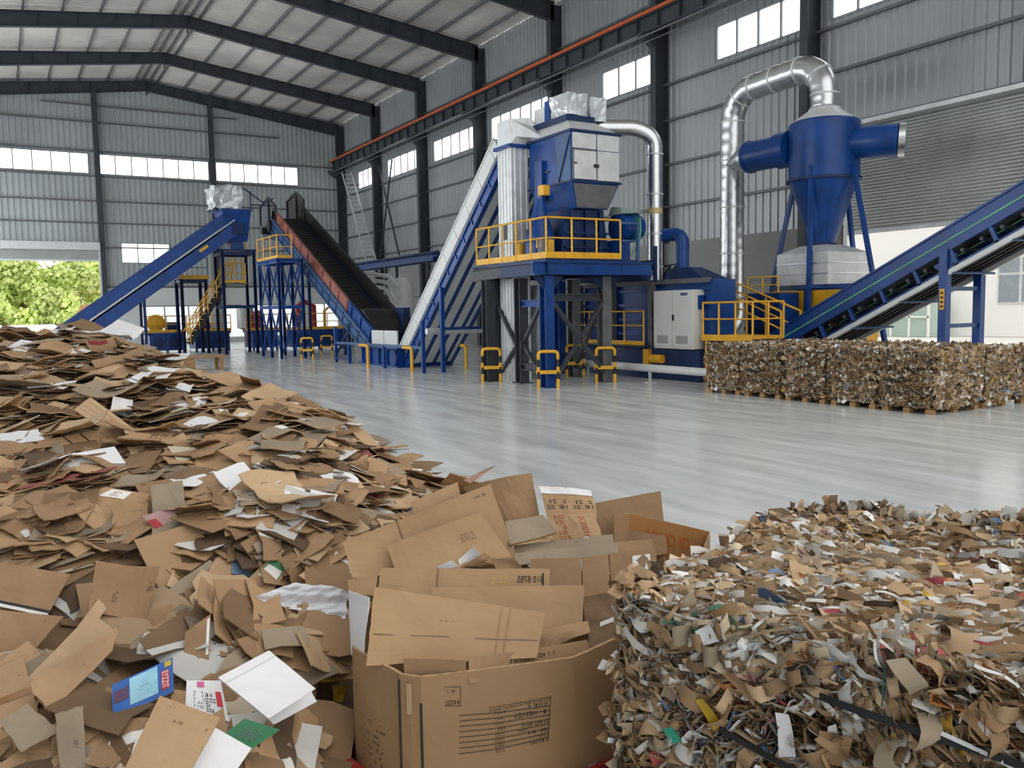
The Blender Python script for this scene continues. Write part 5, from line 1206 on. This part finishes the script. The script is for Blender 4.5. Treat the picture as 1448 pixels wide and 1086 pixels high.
def pl(i, pa, pb, w=.003, m=INK, name='printed_line'):
    cd, o = PAN[i]; (a0, b0), (a1, b1) = on_panel(i, [pa, pb]); mb = MB(); n = 6; k = w/(cd.c[0].z-.12); ka = w/cd.la
    vert = abs(b1-b0)*(cd.c[0].z-.12) > abs(a1-a0)*cd.la
    for j in range(n):
        s0, s1 = j/n, (j+1)/n; p, q = (a0+(a1-a0)*s0, b0+(b1-b0)*s0), (a0+(a1-a0)*s1, b0+(b1-b0)*s1)
        if vert: mb.quad(cd.S(p[0]-ka/2, p[1], OFF), cd.S(q[0]-ka/2, q[1], OFF), cd.S(q[0]+ka/2, q[1], OFF), cd.S(p[0]+ka/2, p[1], OFF))
        else: mb.quad(cd.S(p[0], p[1]-k/2, OFF), cd.S(q[0], q[1]-k/2, OFF), cd.S(q[0], q[1]+k/2, OFF), cd.S(p[0], p[1]+k/2, OFF))
    return mb.build(name, m, o)
q = lambda x, y: (560+x/4.26, 880+y/4.26)
for k in range(8):
    y0, y1 = 549+32*k, 492+26*k
    pl(2, q(378-k, y0), q(922-2*k, y1-5*0), .0028)
pl(2, q(928, 432), q(906, 675), .0028)
for pa, pb in ((q(292, 385), q(386, 382)), (q(386, 382), q(384, 494)), (q(292, 496), q(384, 494))): pl(2, pa, pb, .002)
def pm(i, c0, c1, rows, seed, fill=.85, m=INK, hh=.6):
    (a0, b0), (a1, b1) = on_panel(i, [c0, c1]); return PAN[i][0].marks(min(a0, a1), max(a0, a1), min(b0, b1), max(b0, b1), rows, seed, OFF, fill, hh).build('printed_text', m, PAN[i][1])
for k in range(6): pm(2, q(552+62*k, 492-10*k), q(612+62*k, 515-11*k), 1, 30+k)
for k in range(8): pm(2, q(585, 520+31*k), q(640, 533+31*k), 1, 50+k)
for k, (x0, x1, yy) in enumerate(((790, 915, 478), (705, 900, 528), (745, 900, 583), (725, 790, 622), (785, 905, 628), (840, 900, 652), (780, 900, 690))): pm(2, q(x0, yy), q(x1, yy+12), 1, 70+k)
pm(2, q(305, 400), q(360, 440), 2, 90, .6); pm(2, q(296, 462), q(372, 488), 1, 91, 1.)
# shipping label on the last front panel
(a0, b0), (a1, b1) = on_panel(3, [q(1182, 835), q(1376, 745)])
cd3, o3 = PAN[3]; 
def skew(cd, a, b, off): return cd.S(a, b, off)
(a2, b2), (a3, b3) = on_panel(3, [q(1376, 830), q(1182, 900)])
mb = MB(); mb.quad(cd3.S(a0, b0, .004), cd3.S(a1, b1, .004), cd3.S(a2, b2, .004), cd3.S(a3, b3, .004)); lab = mb.build('shipping_label', WLAB, o3)
S3 = lambda a, b, off=.006: (cd3.S(a0, b0, off)*(1-a)+cd3.S(a1, b1, off)*a)*(1-b)+(cd3.S(a3, b3, off)*(1-a)+cd3.S(a2, b2, off)*a)*b
mb = MB(); r3 = random.Random(3); a = .06
while a < .94:
    wd = .01+.025*r3.random(); h0 = .1+.08*r3.random(); mb.quad(S3(a, h0), S3(a+wd, h0), S3(a+wd, .34+.1*r3.random()), S3(a, .4)); a += wd+.012+.03*r3.random()
for k in range(3): mb.quad(S3(.08, .52+.13*k), S3(.3+.5*r3.random(), .52+.13*k), S3(.3+.2*r3.random(), .56+.13*k), S3(.08, .56+.13*k))
mb.build('label_print', INK, lab)
PAN[0][0].marks(.3, .75, .3, .62, 9, 21, .004, .5, .35).build('printed_text', INK, PAN[0][1])
for k in (1, 2, 4):
    u_, d_ = OCT[k]; p_ = W_(u_, d_, 0) + (W_(u_, d_, 0)-W_(0, 3.75, 0)).normalized()*.003
    MB().bar((p_.x, p_.y, .13), (p_.x, p_.y, ZR-(.02 if k == 1 else .1 if k == 2 else .3)), .007).build('panel_gap', INK, t)
# staple strip at the narrow corner panel
cdn, on_ = PAN[1]; MB().quad(cdn.S(.35, .04, .004), cdn.S(.6, .04, .004), cdn.S(.6, .2, .004), cdn.S(.35, .2, .004)).build('tape_tab', mat('clear_tape', (196, 170, 138), .2), on_)
# red bin around its foot
t = thing('red_bin', 'red open bin holding the foot of the octagonal carton', 'bin', W_(0, 3.75, 0))
RB = mat('red_bin_plastic', (150, 40, 40), .5, 0, .15, 3.)
off = [(u*1.075, 3.75+(d-3.75)*1.09) for u, d in OCT]; inn = [(u*1.035, 3.75+(d-3.75)*1.045) for u, d in OCT]
mb = MB(); n = len(off)
vs = [W_(u, d, z) for z, ring in ((0, off), (.40, off), (.40, inn), (.07, inn)) for u, d in ring]
fs = [(r*n+i, r*n+(i+1) % n, (r+1)*n+(i+1) % n, (r+1)*n+i) for r in range(3) for i in range(n)] + [tuple(range(3*n, 4*n)), tuple(range(n-1, -1, -1))]
mb.add(vs, fs).build('bin_shell', RB, t)
rim = MB(); rim.path([W_(u*1.06, 3.75+(d-3.75)*1.07, .39) for u, d in off[:1]*0+OCT+OCT[:1]], .014, 6); rim.build('bin_rim', RB, t)
# boards standing in the carton
c4 = lambda x, y: (470+x*.4015, 650+y*.4015)
def board(label, pts, D, m, name='carton_board', cat='cardboard', group='boards standing in the octagonal carton', **kw):
    Ds = D if isinstance(D, (list, tuple)) else [D]*4
    c = [at(*c4(*p), D=dd) for p, dd in zip(pts, Ds)]; kw.setdefault('th', .006)
    cd = Card(c, seed=len(label)*3+int(pts[0][0]), **kw); o = cd.mesh().build(name, [m, m if m is PAPER else EDGE]); tag(o, label, cat, group)
    return cd, o
K0, K1, K2, K3, K4 = KRAFT; K2 = mat('carton_tan_board', (178, 146, 107), .72, 0, .08, 1.8, bump=.2, bscale=11., second=(160, 129, 93), sfac=.5); K1 = mat('carton_brown_board', (160, 129, 94), .74, 0, .1, 2., bump=.2, bscale=11., second=(138, 109, 78), sfac=.5)
KO = mat('orange_kraft_board', (196, 142, 86), .7, 0, .1, 1.6, bump=.05, bscale=7.)
cd, o = board('wide tan board leaning on the front rim of the octagonal carton', [(150, 448), (752, 540), (722, 700), (118, 722)], [3.5, 3.5, 3.3, 3.28], K2, folds=(('b', .62, -.06), ('a', .76, .03)), noise=.006, cut=.01)
cd.patch(.02, .98, .615, .63, .002).build('fold_crease', K4, o); cd.patch(.74, .75, .02, .98).build('fold_crease', K1, o); cd.patch(.79, .80, .02, .98).build('fold_crease', K1, o); cd.marks(.4, .49, .36, .4, 1, 4, .002, fill=.5).build('printed_text', K4, o)
board('low flap inside the front rim below the wide tan board', [(250, 698), (470, 705), (472, 770), (255, 772)], 3.215, K1, noise=.003)
cd, o = board('long inner flap along the front rim with dark writing', [(480, 703), (897, 634), (907, 676), (482, 790)], [3.24, 3.47, 3.44, 3.2], K1, noise=.003); cd.marks(.3, .7, .3, .6, 1, 12, .002, fill=.6).build('printed_text', INK, o)
board('crumpled roll of board behind the inner flap', [(735, 600), (900, 568), (909, 606), (722, 680)], [3.56, 3.62, 3.52, 3.47], K2, bulge=.03, noise=.012)
board('tan board behind the wide leaning board', [(350, 452), (887, 440), (880, 600), (345, 640)], [3.7, 3.72, 3.6, 3.55], K2, folds=(('a', .33, .03), ('a', .74, -.04)), noise=.004)
cd, o = board('tan board with mirrored black number and yellow smudge', [(172, 380), (766, 386), (766, 500), (150, 520)], [3.82, 3.82, 3.75, 3.72], K2, folds=(('a', .14, -.1), ('a', .3, .02)), noise=.004, cut=.012)
text_mesh('810 8785', cd.S, .81, .96, .22, .42, INK, o, flipx=True); MB().quad(cd.S(.955, .14, .003), cd.S(.965, .14, .003), cd.S(.965, .55, .003), cd.S(.955, .55, .003)).build('printed_line', INK, o)
cd.marks(.64, .76, .2, .75, 4, 17, .002, .55, .35).build('yellow_smudge', YINK, o); cd.patch(.335, .345, 0, 1).build('fold_crease', K4, o); cd.marks(.55, .66, .52, .66, 1, 3, .002, fill=.8).build('printed_text', INK, o)
board('white liner sheet in the narrow end of the octagonal carton', [(56, 462), (130, 486), (108, 700), (66, 690)], [3.52, 3.42, 3.4, 3.5], PAPER, name='liner_sheet', cat='paper', group=None, th=.003)
board('short end flap above the white liner sheet', [(55, 425), (160, 405), (150, 478), (58, 478)], [3.62, 3.66, 3.55, 3.55], K1, noise=.004)
board('white paper scrap with grey print poking up between boards', [(443, 352), (500, 305), (522, 332), (452, 384)], 3.9, PAPER, name='paper_scrap', cat='paper', group=None, th=.002, curl=(.1, 0))
board('small white paper scrap beside the printed one', [(366, 378), (418, 354), (444, 374), (400, 392)], 3.88, PAPER, name='paper_scrap', cat='paper', group=None, th=.002)
board('crumpled brown board lump among the white scraps', [(450, 380), (535, 330), (570, 350), (570, 395)], 3.86, K1, noise=.03, bulge=.03)
board('small torn tan corner poking up by the printed scrap', [(560, 350), (640, 345), (670, 385), (580, 395)], 3.87, K0, noise=.02)
cd, o = board('sloping tan board with faint grey stamp behind the scraps', [(190, 300), (522, 184), (645, 362), (232, 420)], [3.98, 4.02, 3.9, 3.85], K2, folds=(('a', .14, -.12),), noise=.005)
cd.marks(.68, .82, .28, .45, 3, 8, .002, fill=.7).build('faint_stamp', K4, o)
cd, o = board('large tilted tan board at the rear end of the octagonal carton', [(38, 292), (556, 84), (650, 350), (75, 420)], [4.08, 4.16, 4.05, 3.95], K2, folds=(('a', .36, .04),), noise=.005); cd.patch(.355, .365, 0, .5).build('fold_crease', K4, o); cd.marks(.86, .95, .08, .13, 1, 8, .002).build('printed_text', INK, o)
board('small board tip behind the large tilted board', [(278, 150), (440, 78), (460, 160), (296, 260)], [4.22, 4.24, 4.2, 4.16], K0, noise=.004)
board('tall curved board at the back of the octagonal carton', [(458, 92), (700, 42), (730, 200), (590, 300)], [4.3, 4.3, 4.26, 4.2], K1, curl=(-.1, 0), noise=.006)
board('pinkish torn strip sticking up behind the curved board', [(462, 72), (545, 32), (580, 20), (486, 84)], 4.32, mat('pinkish_board', (176, 140, 124), .7, 0, .12, 4.), name='carton_board', noise=.01)
board('folded grey board lying before the printed carton piece', [(608, 216), (742, 194), (792, 256), (624, 300)], [4.16, 4.2, 4.1, 4.05], K3, noise=.004, th=.012)
cd, o = board('printed carton piece with torn white top and red stamps', [(722, 92), (916, 104), (960, 268), (795, 300)], [4.28, 4.3, 4.18, 4.16], K2, folds=(('a', .5, -.1),), noise=.01, cut=.05)
cd.patch(.02, .98, .0, .13, .003).build('torn_white_edge', PAPER, o)
for bx, m_ in (((.05, .42, .22, .42), INK), ((.55, .92, .22, .42), INK)): cd.marks(*bx, 2, 6, .003, fill=.7).build('printed_text', m_, o)
text_mesh('JCOSTS', cd.S, .56, .7, .55, .95, REDINK, o, 'red_stamp', vert=True); cd.marks(.12, .3, .5, .95, 5, 9, .003, fill=.6).build('red_stamp', REDINK, o)
board('brown board standing behind the printed carton piece', [(926, 152), (1156, 110), (1180, 330), (940, 380)], [4.62, 4.62, 4.5, 4.5], K1, noise=.004, group=None)
for lb, p4, D, m in (('long grey brown rim of a flattened box in the middle of the carton', [(640, 302), (988, 262), (992, 300), (642, 340)], [4.12, 4.12, 4.05, 4.05], K3), ('second box rim just in front of the grey brown one', [(640, 330), (1006, 290), (1008, 330), (648, 372)], [4.02, 4.04, 3.98, 3.96], K3),
                     ('short box rim beside the orange lined carton', [(1005, 290), (1126, 279), (1132, 340), (1010, 350)], [4.06, 4.06, 4.0, 4.0], K1), ('brown box side with slot in the middle of the carton', [(700, 350), (876, 345), (880, 520), (692, 530)], [3.92, 3.92, 3.8, 3.8], K1),
                     ('narrow brown box side next to the slotted one', [(879, 344), (972, 332), (980, 520), (886, 530)], [3.92, 3.93, 3.8, 3.8], K1)):
    board(lb, p4, D, m, noise=.003)
cd, o = board('brown box side with a white address label', [(976, 330), (1141, 311), (1146, 500), (986, 520)], [3.95, 3.97, 3.85, 3.85], K1, noise=.003); l_ = cd.patch(.48, .86, .1, .36, .003).build('address_label', WLAB, o); cd.marks(.6, .75, .13, .2, 1, 5, .005, fill=.5).build('printed_text', GSTEEL, l_)
board('dark crumpled flap below the slotted box side', [(885, 482), (1006, 464), (1012, 590), (890, 620)], [3.78, 3.78, 3.68, 3.66], K4, noise=.02)
cd, o = board('dark bent flap with narrow white label by the waste bale', [(905, 588), (1094, 500), (1090, 640), (897, 690)], [3.62, 3.74, 3.66, 3.52], K4, noise=.01, folds=(('a', .5, .06),)); cd.patch(.2, .6, .02, .16, .003).build('white_label', WLAB, o)
# carton with orange lining behind
t = thing('open_carton', 'tall open carton with orange brown inside behind the octagonal bin', 'box', at(*c4(1180, 300), Z=0)*0 + W_(.75, 4.75, 0))
A_, B_, C_ = at(*c4(992, 196), D=4.38), at(*c4(1046, 188), D=4.55), at(*c4(1330, 254), D=4.5)
fl_ = lambda p: V((p.x, p.y, 0))
fr = A_ + (C_-B_)
for a, b, m_ in ((A_, B_, K1), (B_, C_, KO), (C_, V((fr.x, fr.y, A_.z-.25)), K1), (V((fr.x, fr.y, A_.z-.25)), V((A_.x, A_.y, A_.z-.25)), K1)):
    cd = Card([a, b, fl_(b), fl_(a)], noise=.003, nx=6, ny=4); o = cd.mesh().build('side_wall', [m_, EDGE], t)
    if m_ is KO: text_mesh('SOLID ID', cd.S, .2, .75, .06, .12, mat('orange_print', (206, 104, 48), .7), o)
# ------------------------------------------------------------------ pressed waste paper bales
MIXN = [((182, 152, 116), 26), ((162, 132, 98), 24), ((136, 110, 82), 14), ((200, 174, 140), 18), ((164, 148, 126), 10), ((236, 236, 234), 22), ((210, 206, 200), 13), ((222, 206, 176), 8), ((88, 72, 58), 3), ((222, 184, 74), 1.5), ((184, 84, 88), 1.0), ((206, 160, 162), 2.0), ((96, 126, 168), 1.0), ((100, 150, 126), .45), ((196, 130, 76), 1.4)]
SHR = mat('pressed_paper', (255, 255, 255), .68, 0, .1, 8., attr=True)
def ribbon(mb, c, ax, wd, n, L_, w_, rr, wav=.02, seg=5):
    """a creased strip of paper: axis ax, width direction wd, bulging along n"""
    ph, ph2 = rr.random()*6.3, rr.random()*6.3; f1 = .7+1.2*rr.random(); k = (rr.random()-.5)*.5; tw = rr.gauss(0, .35); vs = []
    for i in range(seg+1):
        s_ = i/seg-.5; p = c + ax*(L_*s_) + n*(wav*math.sin(ph+f1*6.3*s_)) + wd*(k*.5*L_*s_*s_+wav*.7*math.sin(ph2+5*s_)); a = tw*s_*2; w2 = (wd*math.cos(a)+n*math.sin(a))*(w_/2*(1-.5*abs(s_)*rr.random()))
        vs += [p-w2, p+w2+n*(rr.random()-.5)*w_*.3]
    mb.add(vs, [(2*i, 2*i+2, 2*i+3, 2*i+1) for i in range(seg)])
def tint(mb, rr, mix):
    c = rr.choices([s2l(m[0]) for m in mix], [m[1] for m in mix])[0]; g = .78+.4*rr.random(); mb.tint = tuple(x*g for x in c)
def bale_core(O, e1, e2, A, B, C, parent, n=10, amp=.03, name='pressed_core'):
    mb = MB(); up = V((0, 0, 1)); cen = O+e1*A/2+e2*B/2+up*C/2
    def P(a, b, c):
        p = O+e1*(A*a)+e2*(B*b)+up*(C*c); q = p + wob(p, 3., amp); return q + (cen-q)*.03
    for i in range(n):
        for j in range(n):
            a, b, a1, b1 = i/n, j/n, (i+1)/n, (j+1)/n
            for F_ in (lambda s, t: P(s, 0, t), lambda s, t: P(s, 1, t), lambda s, t: P(0, s, t), lambda s, t: P(1, s, t), lambda s, t: P(s, t, 1), lambda s, t: P(s, t, 0)): mb.quad(F_(a, b), F_(a1, b), F_(a1, b1), F_(a, b1))
    return mb.build(name, mat('bale_core_paper', (108, 86, 64), .85, 0, .4, 9., second=(52, 42, 34), sfac=.6, stretch=(1, 1, 5)), parent)
# ---- near bale
rr = random.Random(11)
O = W_(.42, 2.86, 0); e1 = (R0h*.77 - Hh*.638).normalized(); e2 = V((-e1.y, e1.x, 0)); e2 = e2 if e2.dot(Hh) > 0 else -e2
A, B, C = 2.1, 1.5, 1.2; up = V((0, 0, 1))
nb = thing('waste_paper_bale', 'large near bale of crushed mixed paper held by black straps', 'bale', O+e1*A/2+e2*B/2)
bale_core(O, e1, e2, A, B, C-.03, nb, 14, .04)
def topz(a, b): return C + .075*mnoise.noise(V((a*2.3, b*2.3, 1.))) + .04*mnoise.noise(V((a*6, b*6, 5.))) + (.05 if b > 1.2 and a > .15 else 0)*(.5+mnoise.noise(V((a*5, 2., 0)))) - .06*max(0, (a-.9))*0
mb = MB()
for k in range(9500):
    a, b = rr.random()*A, rr.random()*B; p = O+e1*a+e2*b+up*(topz(a, b)-.02+.04*rr.random()); fl = mnoise.noise(V((a*1.3, b*1.3, 7.)))*1.0+rr.gauss(.35, .2)
    ax = e1*math.cos(fl)+e2*math.sin(fl)+up*rr.gauss(0, .09); ax.normalize(); ti = mnoise.noise(V((a*3, b*3, 2.)))*1.2+rr.gauss(-.5, .35); wd = (up*math.cos(ti)+ax.cross(up)*math.sin(ti)).normalized(); n = ax.cross(wd).normalized()
    tint(mb, rr, MIXN); L_ = .07+.2*rr.random()**1.5; ribbon(mb, p, ax, wd, n, L_, .009+.034*rr.random()**2, rr, .007+.02*rr.random(), 7)
for k in range(8500):
    a, z = rr.random()*A, .05+rr.random()*(C-.03); fl = mnoise.noise(V((a*1.5, z*1.5, 17.)))*2.2-.25+rr.gauss(0, .22)
    p = O+e1*a+up*z-e2*(.005+.05*rr.random()); ax = (e1*math.cos(fl)+up*math.sin(fl)-e2*rr.gauss(0, .12)).normalized(); ti = mnoise.noise(V((a*3, z*3, 22.)))*1.3+rr.gauss(.95, .4); wd0 = ax.cross(e2).normalized(); wd = (wd0*math.sin(ti)-e2*math.cos(ti)).normalized(); n = ax.cross(wd).normalized()
    tint(mb, rr, MIXN); L_ = .07+.2*rr.random()**1.5; ribbon(mb, p, ax, wd, n, L_, .01+.04*rr.random()**1.8, rr, .008+.022*rr.random(), 7)
BIGM = [m for m in MIXN[:8]]
for k in range(300):
    a = rr.random()*A
    if k < 170: q_ = .08+rr.random()*(C-.1); p = O+e1*a+up*q_-e2*(.03+.05*rr.random()); nn = -e2
    else: q_ = rr.random()*B; p = O+e1*a+e2*q_+up*(topz(a, q_)+.01); nn = up
    fl = mnoise.noise(V((a*1.5, q_*1.5, 17.)))*2.2-.25+rr.gauss(0, .3); t2_ = up if k < 170 else e2
    ax = (e1*math.cos(fl)+t2_*math.sin(fl)+nn*rr.gauss(0, .1)).normalized(); wd = (ax.cross(nn)+nn*rr.gauss(0, .35)).normalized(); n = ax.cross(wd).normalized()
    tint(mb, rr, BIGM); ribbon(mb, p, ax, wd, n, .12+.14*rr.random(), .03+.04*rr.random(), rr, .02+.02*rr.random(), 9)
for k in range(1500):
    b, z = rr.random()*B, .1+rr.random()*(C-.05); p = O+e2*b+up*z-e1*(.04*rr.random()-.0); fl = rr.gauss(0, .4)
    if rr.random() < .5: b = rr.random()**3*B; p = O+e2*b*.3+up*z-e1*(.03+.08*mnoise.noise(V((z*5, 1, 1)))+.05*rr.random())
    ax = (e2*math.cos(fl)+up*math.sin(fl)*.5-e1*rr.gauss(.5, .4)).normalized(); wd = (up*rr.gauss(0, 1)+e2*rr.gauss(0, 1)+e1*.2).normalized(); wd = (wd-ax*wd.dot(ax)).normalized(); n = ax.cross(wd)
    tint(mb, rr, MIXN); ribbon(mb, p, ax, wd, n, .05+.14*rr.random(), .018+.045*rr.random(), rr, .012)
for k in range(700):   # ruffled far edge of the top
    a = rr.random()*A; b = B-.12*rr.random(); p = O+e1*a+e2*b+up*(topz(a, b)+.05*rr.random()); ax = (up*rr.random()+e1*rr.gauss(0, .8)+e2*rr.gauss(0, .3)).normalized(); wd = V((rr.gauss(0, 1), rr.gauss(0, 1), rr.gauss(0, 1))); wd = (wd-ax*wd.dot(ax)).normalized(); n = ax.cross(wd)
    tint(mb, rr, MIXN); ribbon(mb, p, ax, wd, n, .05+.1*rr.random(), .02+.04*rr.random(), rr, .012)
mb.build('crushed_paper', SHR, nb, smooth='all', kind='stuff')
# flat pieces that read as sheets on the faces
for k in range(56):
    top_ = rr.random() < .45
    if top_: a, b = rr.random()*A, rr.random()*B; p = O+e1*a+e2*b+up*(topz(a, b)+.02); n = (up+e1*rr.gauss(0, .25)+e2*rr.gauss(-.15, .25)).normalized()
    else: a, z = rr.random()*A, .2+rr.random()*(C-.25); p = O+e1*a+up*z-e2*.05; n = (-e2+e1*rr.gauss(0, .25)+up*rr.gauss(.1, .25)).normalized()
    x = n.cross(V((0, 0, 1)) if abs(n.z) < .9 else e2).normalized(); y = n.cross(x); ro = rr.gauss(0, .7); x, y = x*math.cos(ro)+y*math.sin(ro), y*math.cos(ro)-x*math.sin(ro); s_, r_ = .035+.05*rr.random(), .35+.4*rr.random()
    j = lambda: 1+(rr.random()-.5)*.5
    cd = Card([p-x*s_*j()-y*s_*r_*j(), p+x*s_*j()-y*s_*r_*j(), p+x*s_*j()+y*s_*r_*j(), p-x*s_*j()+y*s_*r_*j()], (), ((rr.random()-.5)*.25, (rr.random()-.5)*.25), .012, k, .02, 6, 4, .0015)
    m = rr.choices([KRAFT[0], KRAFT[2], KRAFT[3], PAPER, YF, mat('red_wrapper', (180, 44, 58), .5), mat('blue_wrapper', (66, 110, 176), .5), mat('green_wrapper', (64, 150, 116), .5)], [30, 24, 16, 22, 2.5, 1.5, 1.5, 1])[0]
    cd.mesh().build('paper_piece', [m, m], nb)
def bale_piece(label, px4, m, name='paper_piece', **kw):
    c = []
    for x, y in px4:
        dr = (FW + RT*((x-724)/F_PX) + UP*((543-y)/F_PX)); p0 = O - e2*.075; c.append(CAM+dr*((p0-CAM).dot(e2)/dr.dot(e2)))
    cd = Card(c, (), kw.get('curl', (.06, .03)), .01, len(label), kw.get('cut'), 6, 5, .003); o = cd.mesh().build(name, [m, m], nb); o['label'] = label
    return cd, o
bale_piece('clean brown card square by the strap', [(1354, 1012), (1388, 984), (1428, 1028), (1392, 1050)], KRAFT[0], curl=(0, 0))
bale_piece('brown board piece under the straps', [(1160, 1032), (1206, 1044), (1196, 1086), (1150, 1076)], KRAFT[1])
bale_piece('bright yellow wrapper', [(984, 990), (994, 986), (1022, 1026), (1010, 1032)], YF)
bale_piece('orange brown board piece', [(1022, 950), (1040, 952), (1072, 980), (1068, 996)], KRAFT[1])
bale_piece('tall white crumpled paper', [(1098, 1006), (1116, 1010), (1126, 1070), (1102, 1070)], PAPER)
bale_piece('teal wrapper', [(938, 1030), (950, 1028), (964, 1048), (950, 1052)], mat('teal_wrapper', (46, 150, 126), .45))
bale_piece('white crumpled label at the bale edge', [(984, 892), (1004, 882), (1018, 906), (990, 914)], PAPER)
STRAP = mat('black_strap', (20, 21, 24), .45, 0, .1)
def strap(pts, wd, m, label=None):
    q = []
    for x, y in pts:
        dr = (FW + RT*((x-724)/F_PX) + UP*((543-y)/F_PX)); p0 = O - e2*.088; q.append(CAM+dr*((p0-CAM).dot(e2)/dr.dot(e2)))
    mb = MB(); fine = []
    for a, b in zip(q, q[1:]):
        for i in range(6): fine.append(a.lerp(b, i/6))
    fine.append(q[-1]); d = (q[-1]-q[0]).normalized(); w_ = d.cross(e2).normalized()*(wd/2)
    fine = [p + e2*(.02*mnoise.noise(p*5)) for p in fine]
    for a, b in zip(fine, fine[1:]): mb.hexa([a-w_, b-w_, b+w_, a+w_], [a-w_-e2*.003, b-w_-e2*.003, b+w_-e2*.003, a+w_-e2*.003])
    o = mb.build('strap', m, nb); 
    if label: o['label'] = label
strap([(1158, 985), (1320, 1044), (1470, 1092)], .022, STRAP, 'black strap across the bale')
strap([(1016, 1032), (1070, 1062), (1130, 1090)], .02, STRAP, 'black strap end low on the bale')
strap([(1330, 1038), (1440, 1090)], .012, PAPER, 'white strap crossing the black one')
strap([(1252, 940), (1246, 1000)], .004, mat('dark_green_tie', (40, 92, 76), .5), 'thin green tie')

# ---- ten bales on pallets by the press
MIXF = [((176, 150, 118), 26), ((150, 124, 92), 26), ((124, 102, 78), 16), ((196, 172, 138), 14), ((160, 146, 126), 10), ((236, 236, 232), 8), ((214, 206, 192), 8), ((70, 58, 48), 5), ((206, 176, 70), 1.2), ((120, 150, 190), .8), ((170, 90, 70), .8)]
BL, BW, BH, PZ = 1.15, 1.6, 1.06, .13
def far_bale(seed):
    rr = random.Random(seed); O = V((0, 0, PZ+.005)); ex, ey = V((1, 0, 0)), V((0, 1, 0))
    t = thing('waste_paper_bale', 'x', 'bale', (BW/2, BL/2, PZ), 'ten bales on pallets by the press'); bale_core(O, ex, ey, BW, BL, BH-.02, t, 6, .03)
    mb = MB()
    for k in range(2300):
        f_ = rr.choices((0, 1, 2, 3), (40, 30, 22, 8))[0]
        if f_ == 0: n0, p = -ex, V((-.01-.03*rr.random(), .06+rr.random()*(BL-.12), PZ+.03+rr.random()*BH)); t1, t2 = ey, up
        elif f_ == 1: n0, p = -ey, V((.05+rr.random()*(BW-.1), -.01-.03*rr.random(), PZ+.03+rr.random()*BH)); t1, t2 = ex, up
        elif f_ == 2: n0, p = up, V((rr.random()*BW, rr.random()*BL, PZ+BH-.01+.04*rr.random())); t1, t2 = ex, ey
        else: n0, p = ey, V((rr.random()*BW, BL+.02*rr.random(), PZ+rr.random()*BH)); t1, t2 = ex, up
        lay = f_ in (0,) and abs(((p.z-PZ)/.25) % 1-.5) > .42
        if lay and rr.random() < .75: continue
        fl = mnoise.noise(p*2.2+V((seed*3, 0, 0)))*1.2+rr.gauss(0, .3) + (PI/2 if f_ == 1 else 0)
        ax = (t1*math.cos(fl)+t2*math.sin(fl)+n0*rr.gauss(0, .2)).normalized(); ti = rr.gauss(.75, .6); w0 = ax.cross(n0).normalized(); wd = (w0*math.sin(ti)+n0*math.cos(ti)).normalized(); n = ax.cross(wd).normalized()
        tint(mb, rr, MIXF); ribbon(mb, p, ax, wd, n, .08+.2*rr.random()**1.3, .03+.085*rr.random()**1.4, rr, .016+.02*rr.random(), 5)
    mb.build('crushed_paper', SHR, t, smooth='all', kind='stuff')
    for y in (.4, .8): MB().box(-.05, -.04, y-.006, y+.006, PZ, PZ+BH).box(-.05, BW, y-.006, y+.006, PZ+BH+.02, PZ+BH+.03).build('tie_wire', STEEL, t)
    return t
def make_pallet():
    t = thing('wooden_pallet', 'x', 'pallet', (BW/2, BL/2, 0), 'pallets under the ten bales')
    for x in (.02, BW/2-.07, BW-.16):
        for y in (.03, BL/2-.07, BL-.17): MB().box(x, x+.14, y, y+.14, 0, .1).build('block', WOOD, t)
    for k in range(5): y = .04+(BL-.18)*k/4; MB().box(.04, BW-.04, y, y+.1, .1, PZ).build('deck_board', WOOD, t)
    return t
protos = [far_bale(s_) for s_ in (1, 2, 3)]; pal = make_pallet(); used = set(); pu = False
BX0, BY0 = 15.42, 9.98
nth = ['the cabinet end', 'second from the cabinet', 'the middle', 'second from the corner', 'the open corner']
rows = ['row facing the floor', 'row by the conveyor']
for i in range(5):
    for j in range(2):
        k = (i*2+j*1) % 3; dx = BX0+j*1.74; dy = BY0+(4-i)*1.26+(.02 if j else 0)
        ds = [V((dx, dy, 0))]
        lab = 'pressed paper bale at %s of the %s' % (nth[i], rows[j]) if i in (0, 2, 4) else 'pressed paper bale %s in the %s' % (nth[i], rows[j])
        if k not in used: o = protos[k]; used.add(k); o.location = V(o.location)+ds[0]; o['label'] = lab
        else: o = copy_thing(protos[k], ds[0]+V((BW/2, BL/2, PZ))-V(protos[k].location), lab)
        o.rotation_euler.z = math.radians((-1.2, .8, 0, 1.4, -.5)[i])
        pl_ = 'wooden pallet under the bale at %s of the %s' % (nth[i], rows[j]) if i in (0, 2, 4) else 'wooden pallet under the bale %s in the %s' % (nth[i], rows[j])
        if not pu: p_ = pal; pu = True; p_.location = V(p_.location)+ds[0]; p_['label'] = pl_
        else: p_ = copy_thing(pal, ds[0]+V((BW/2, BL/2, 0))-V(pal.location), pl_)
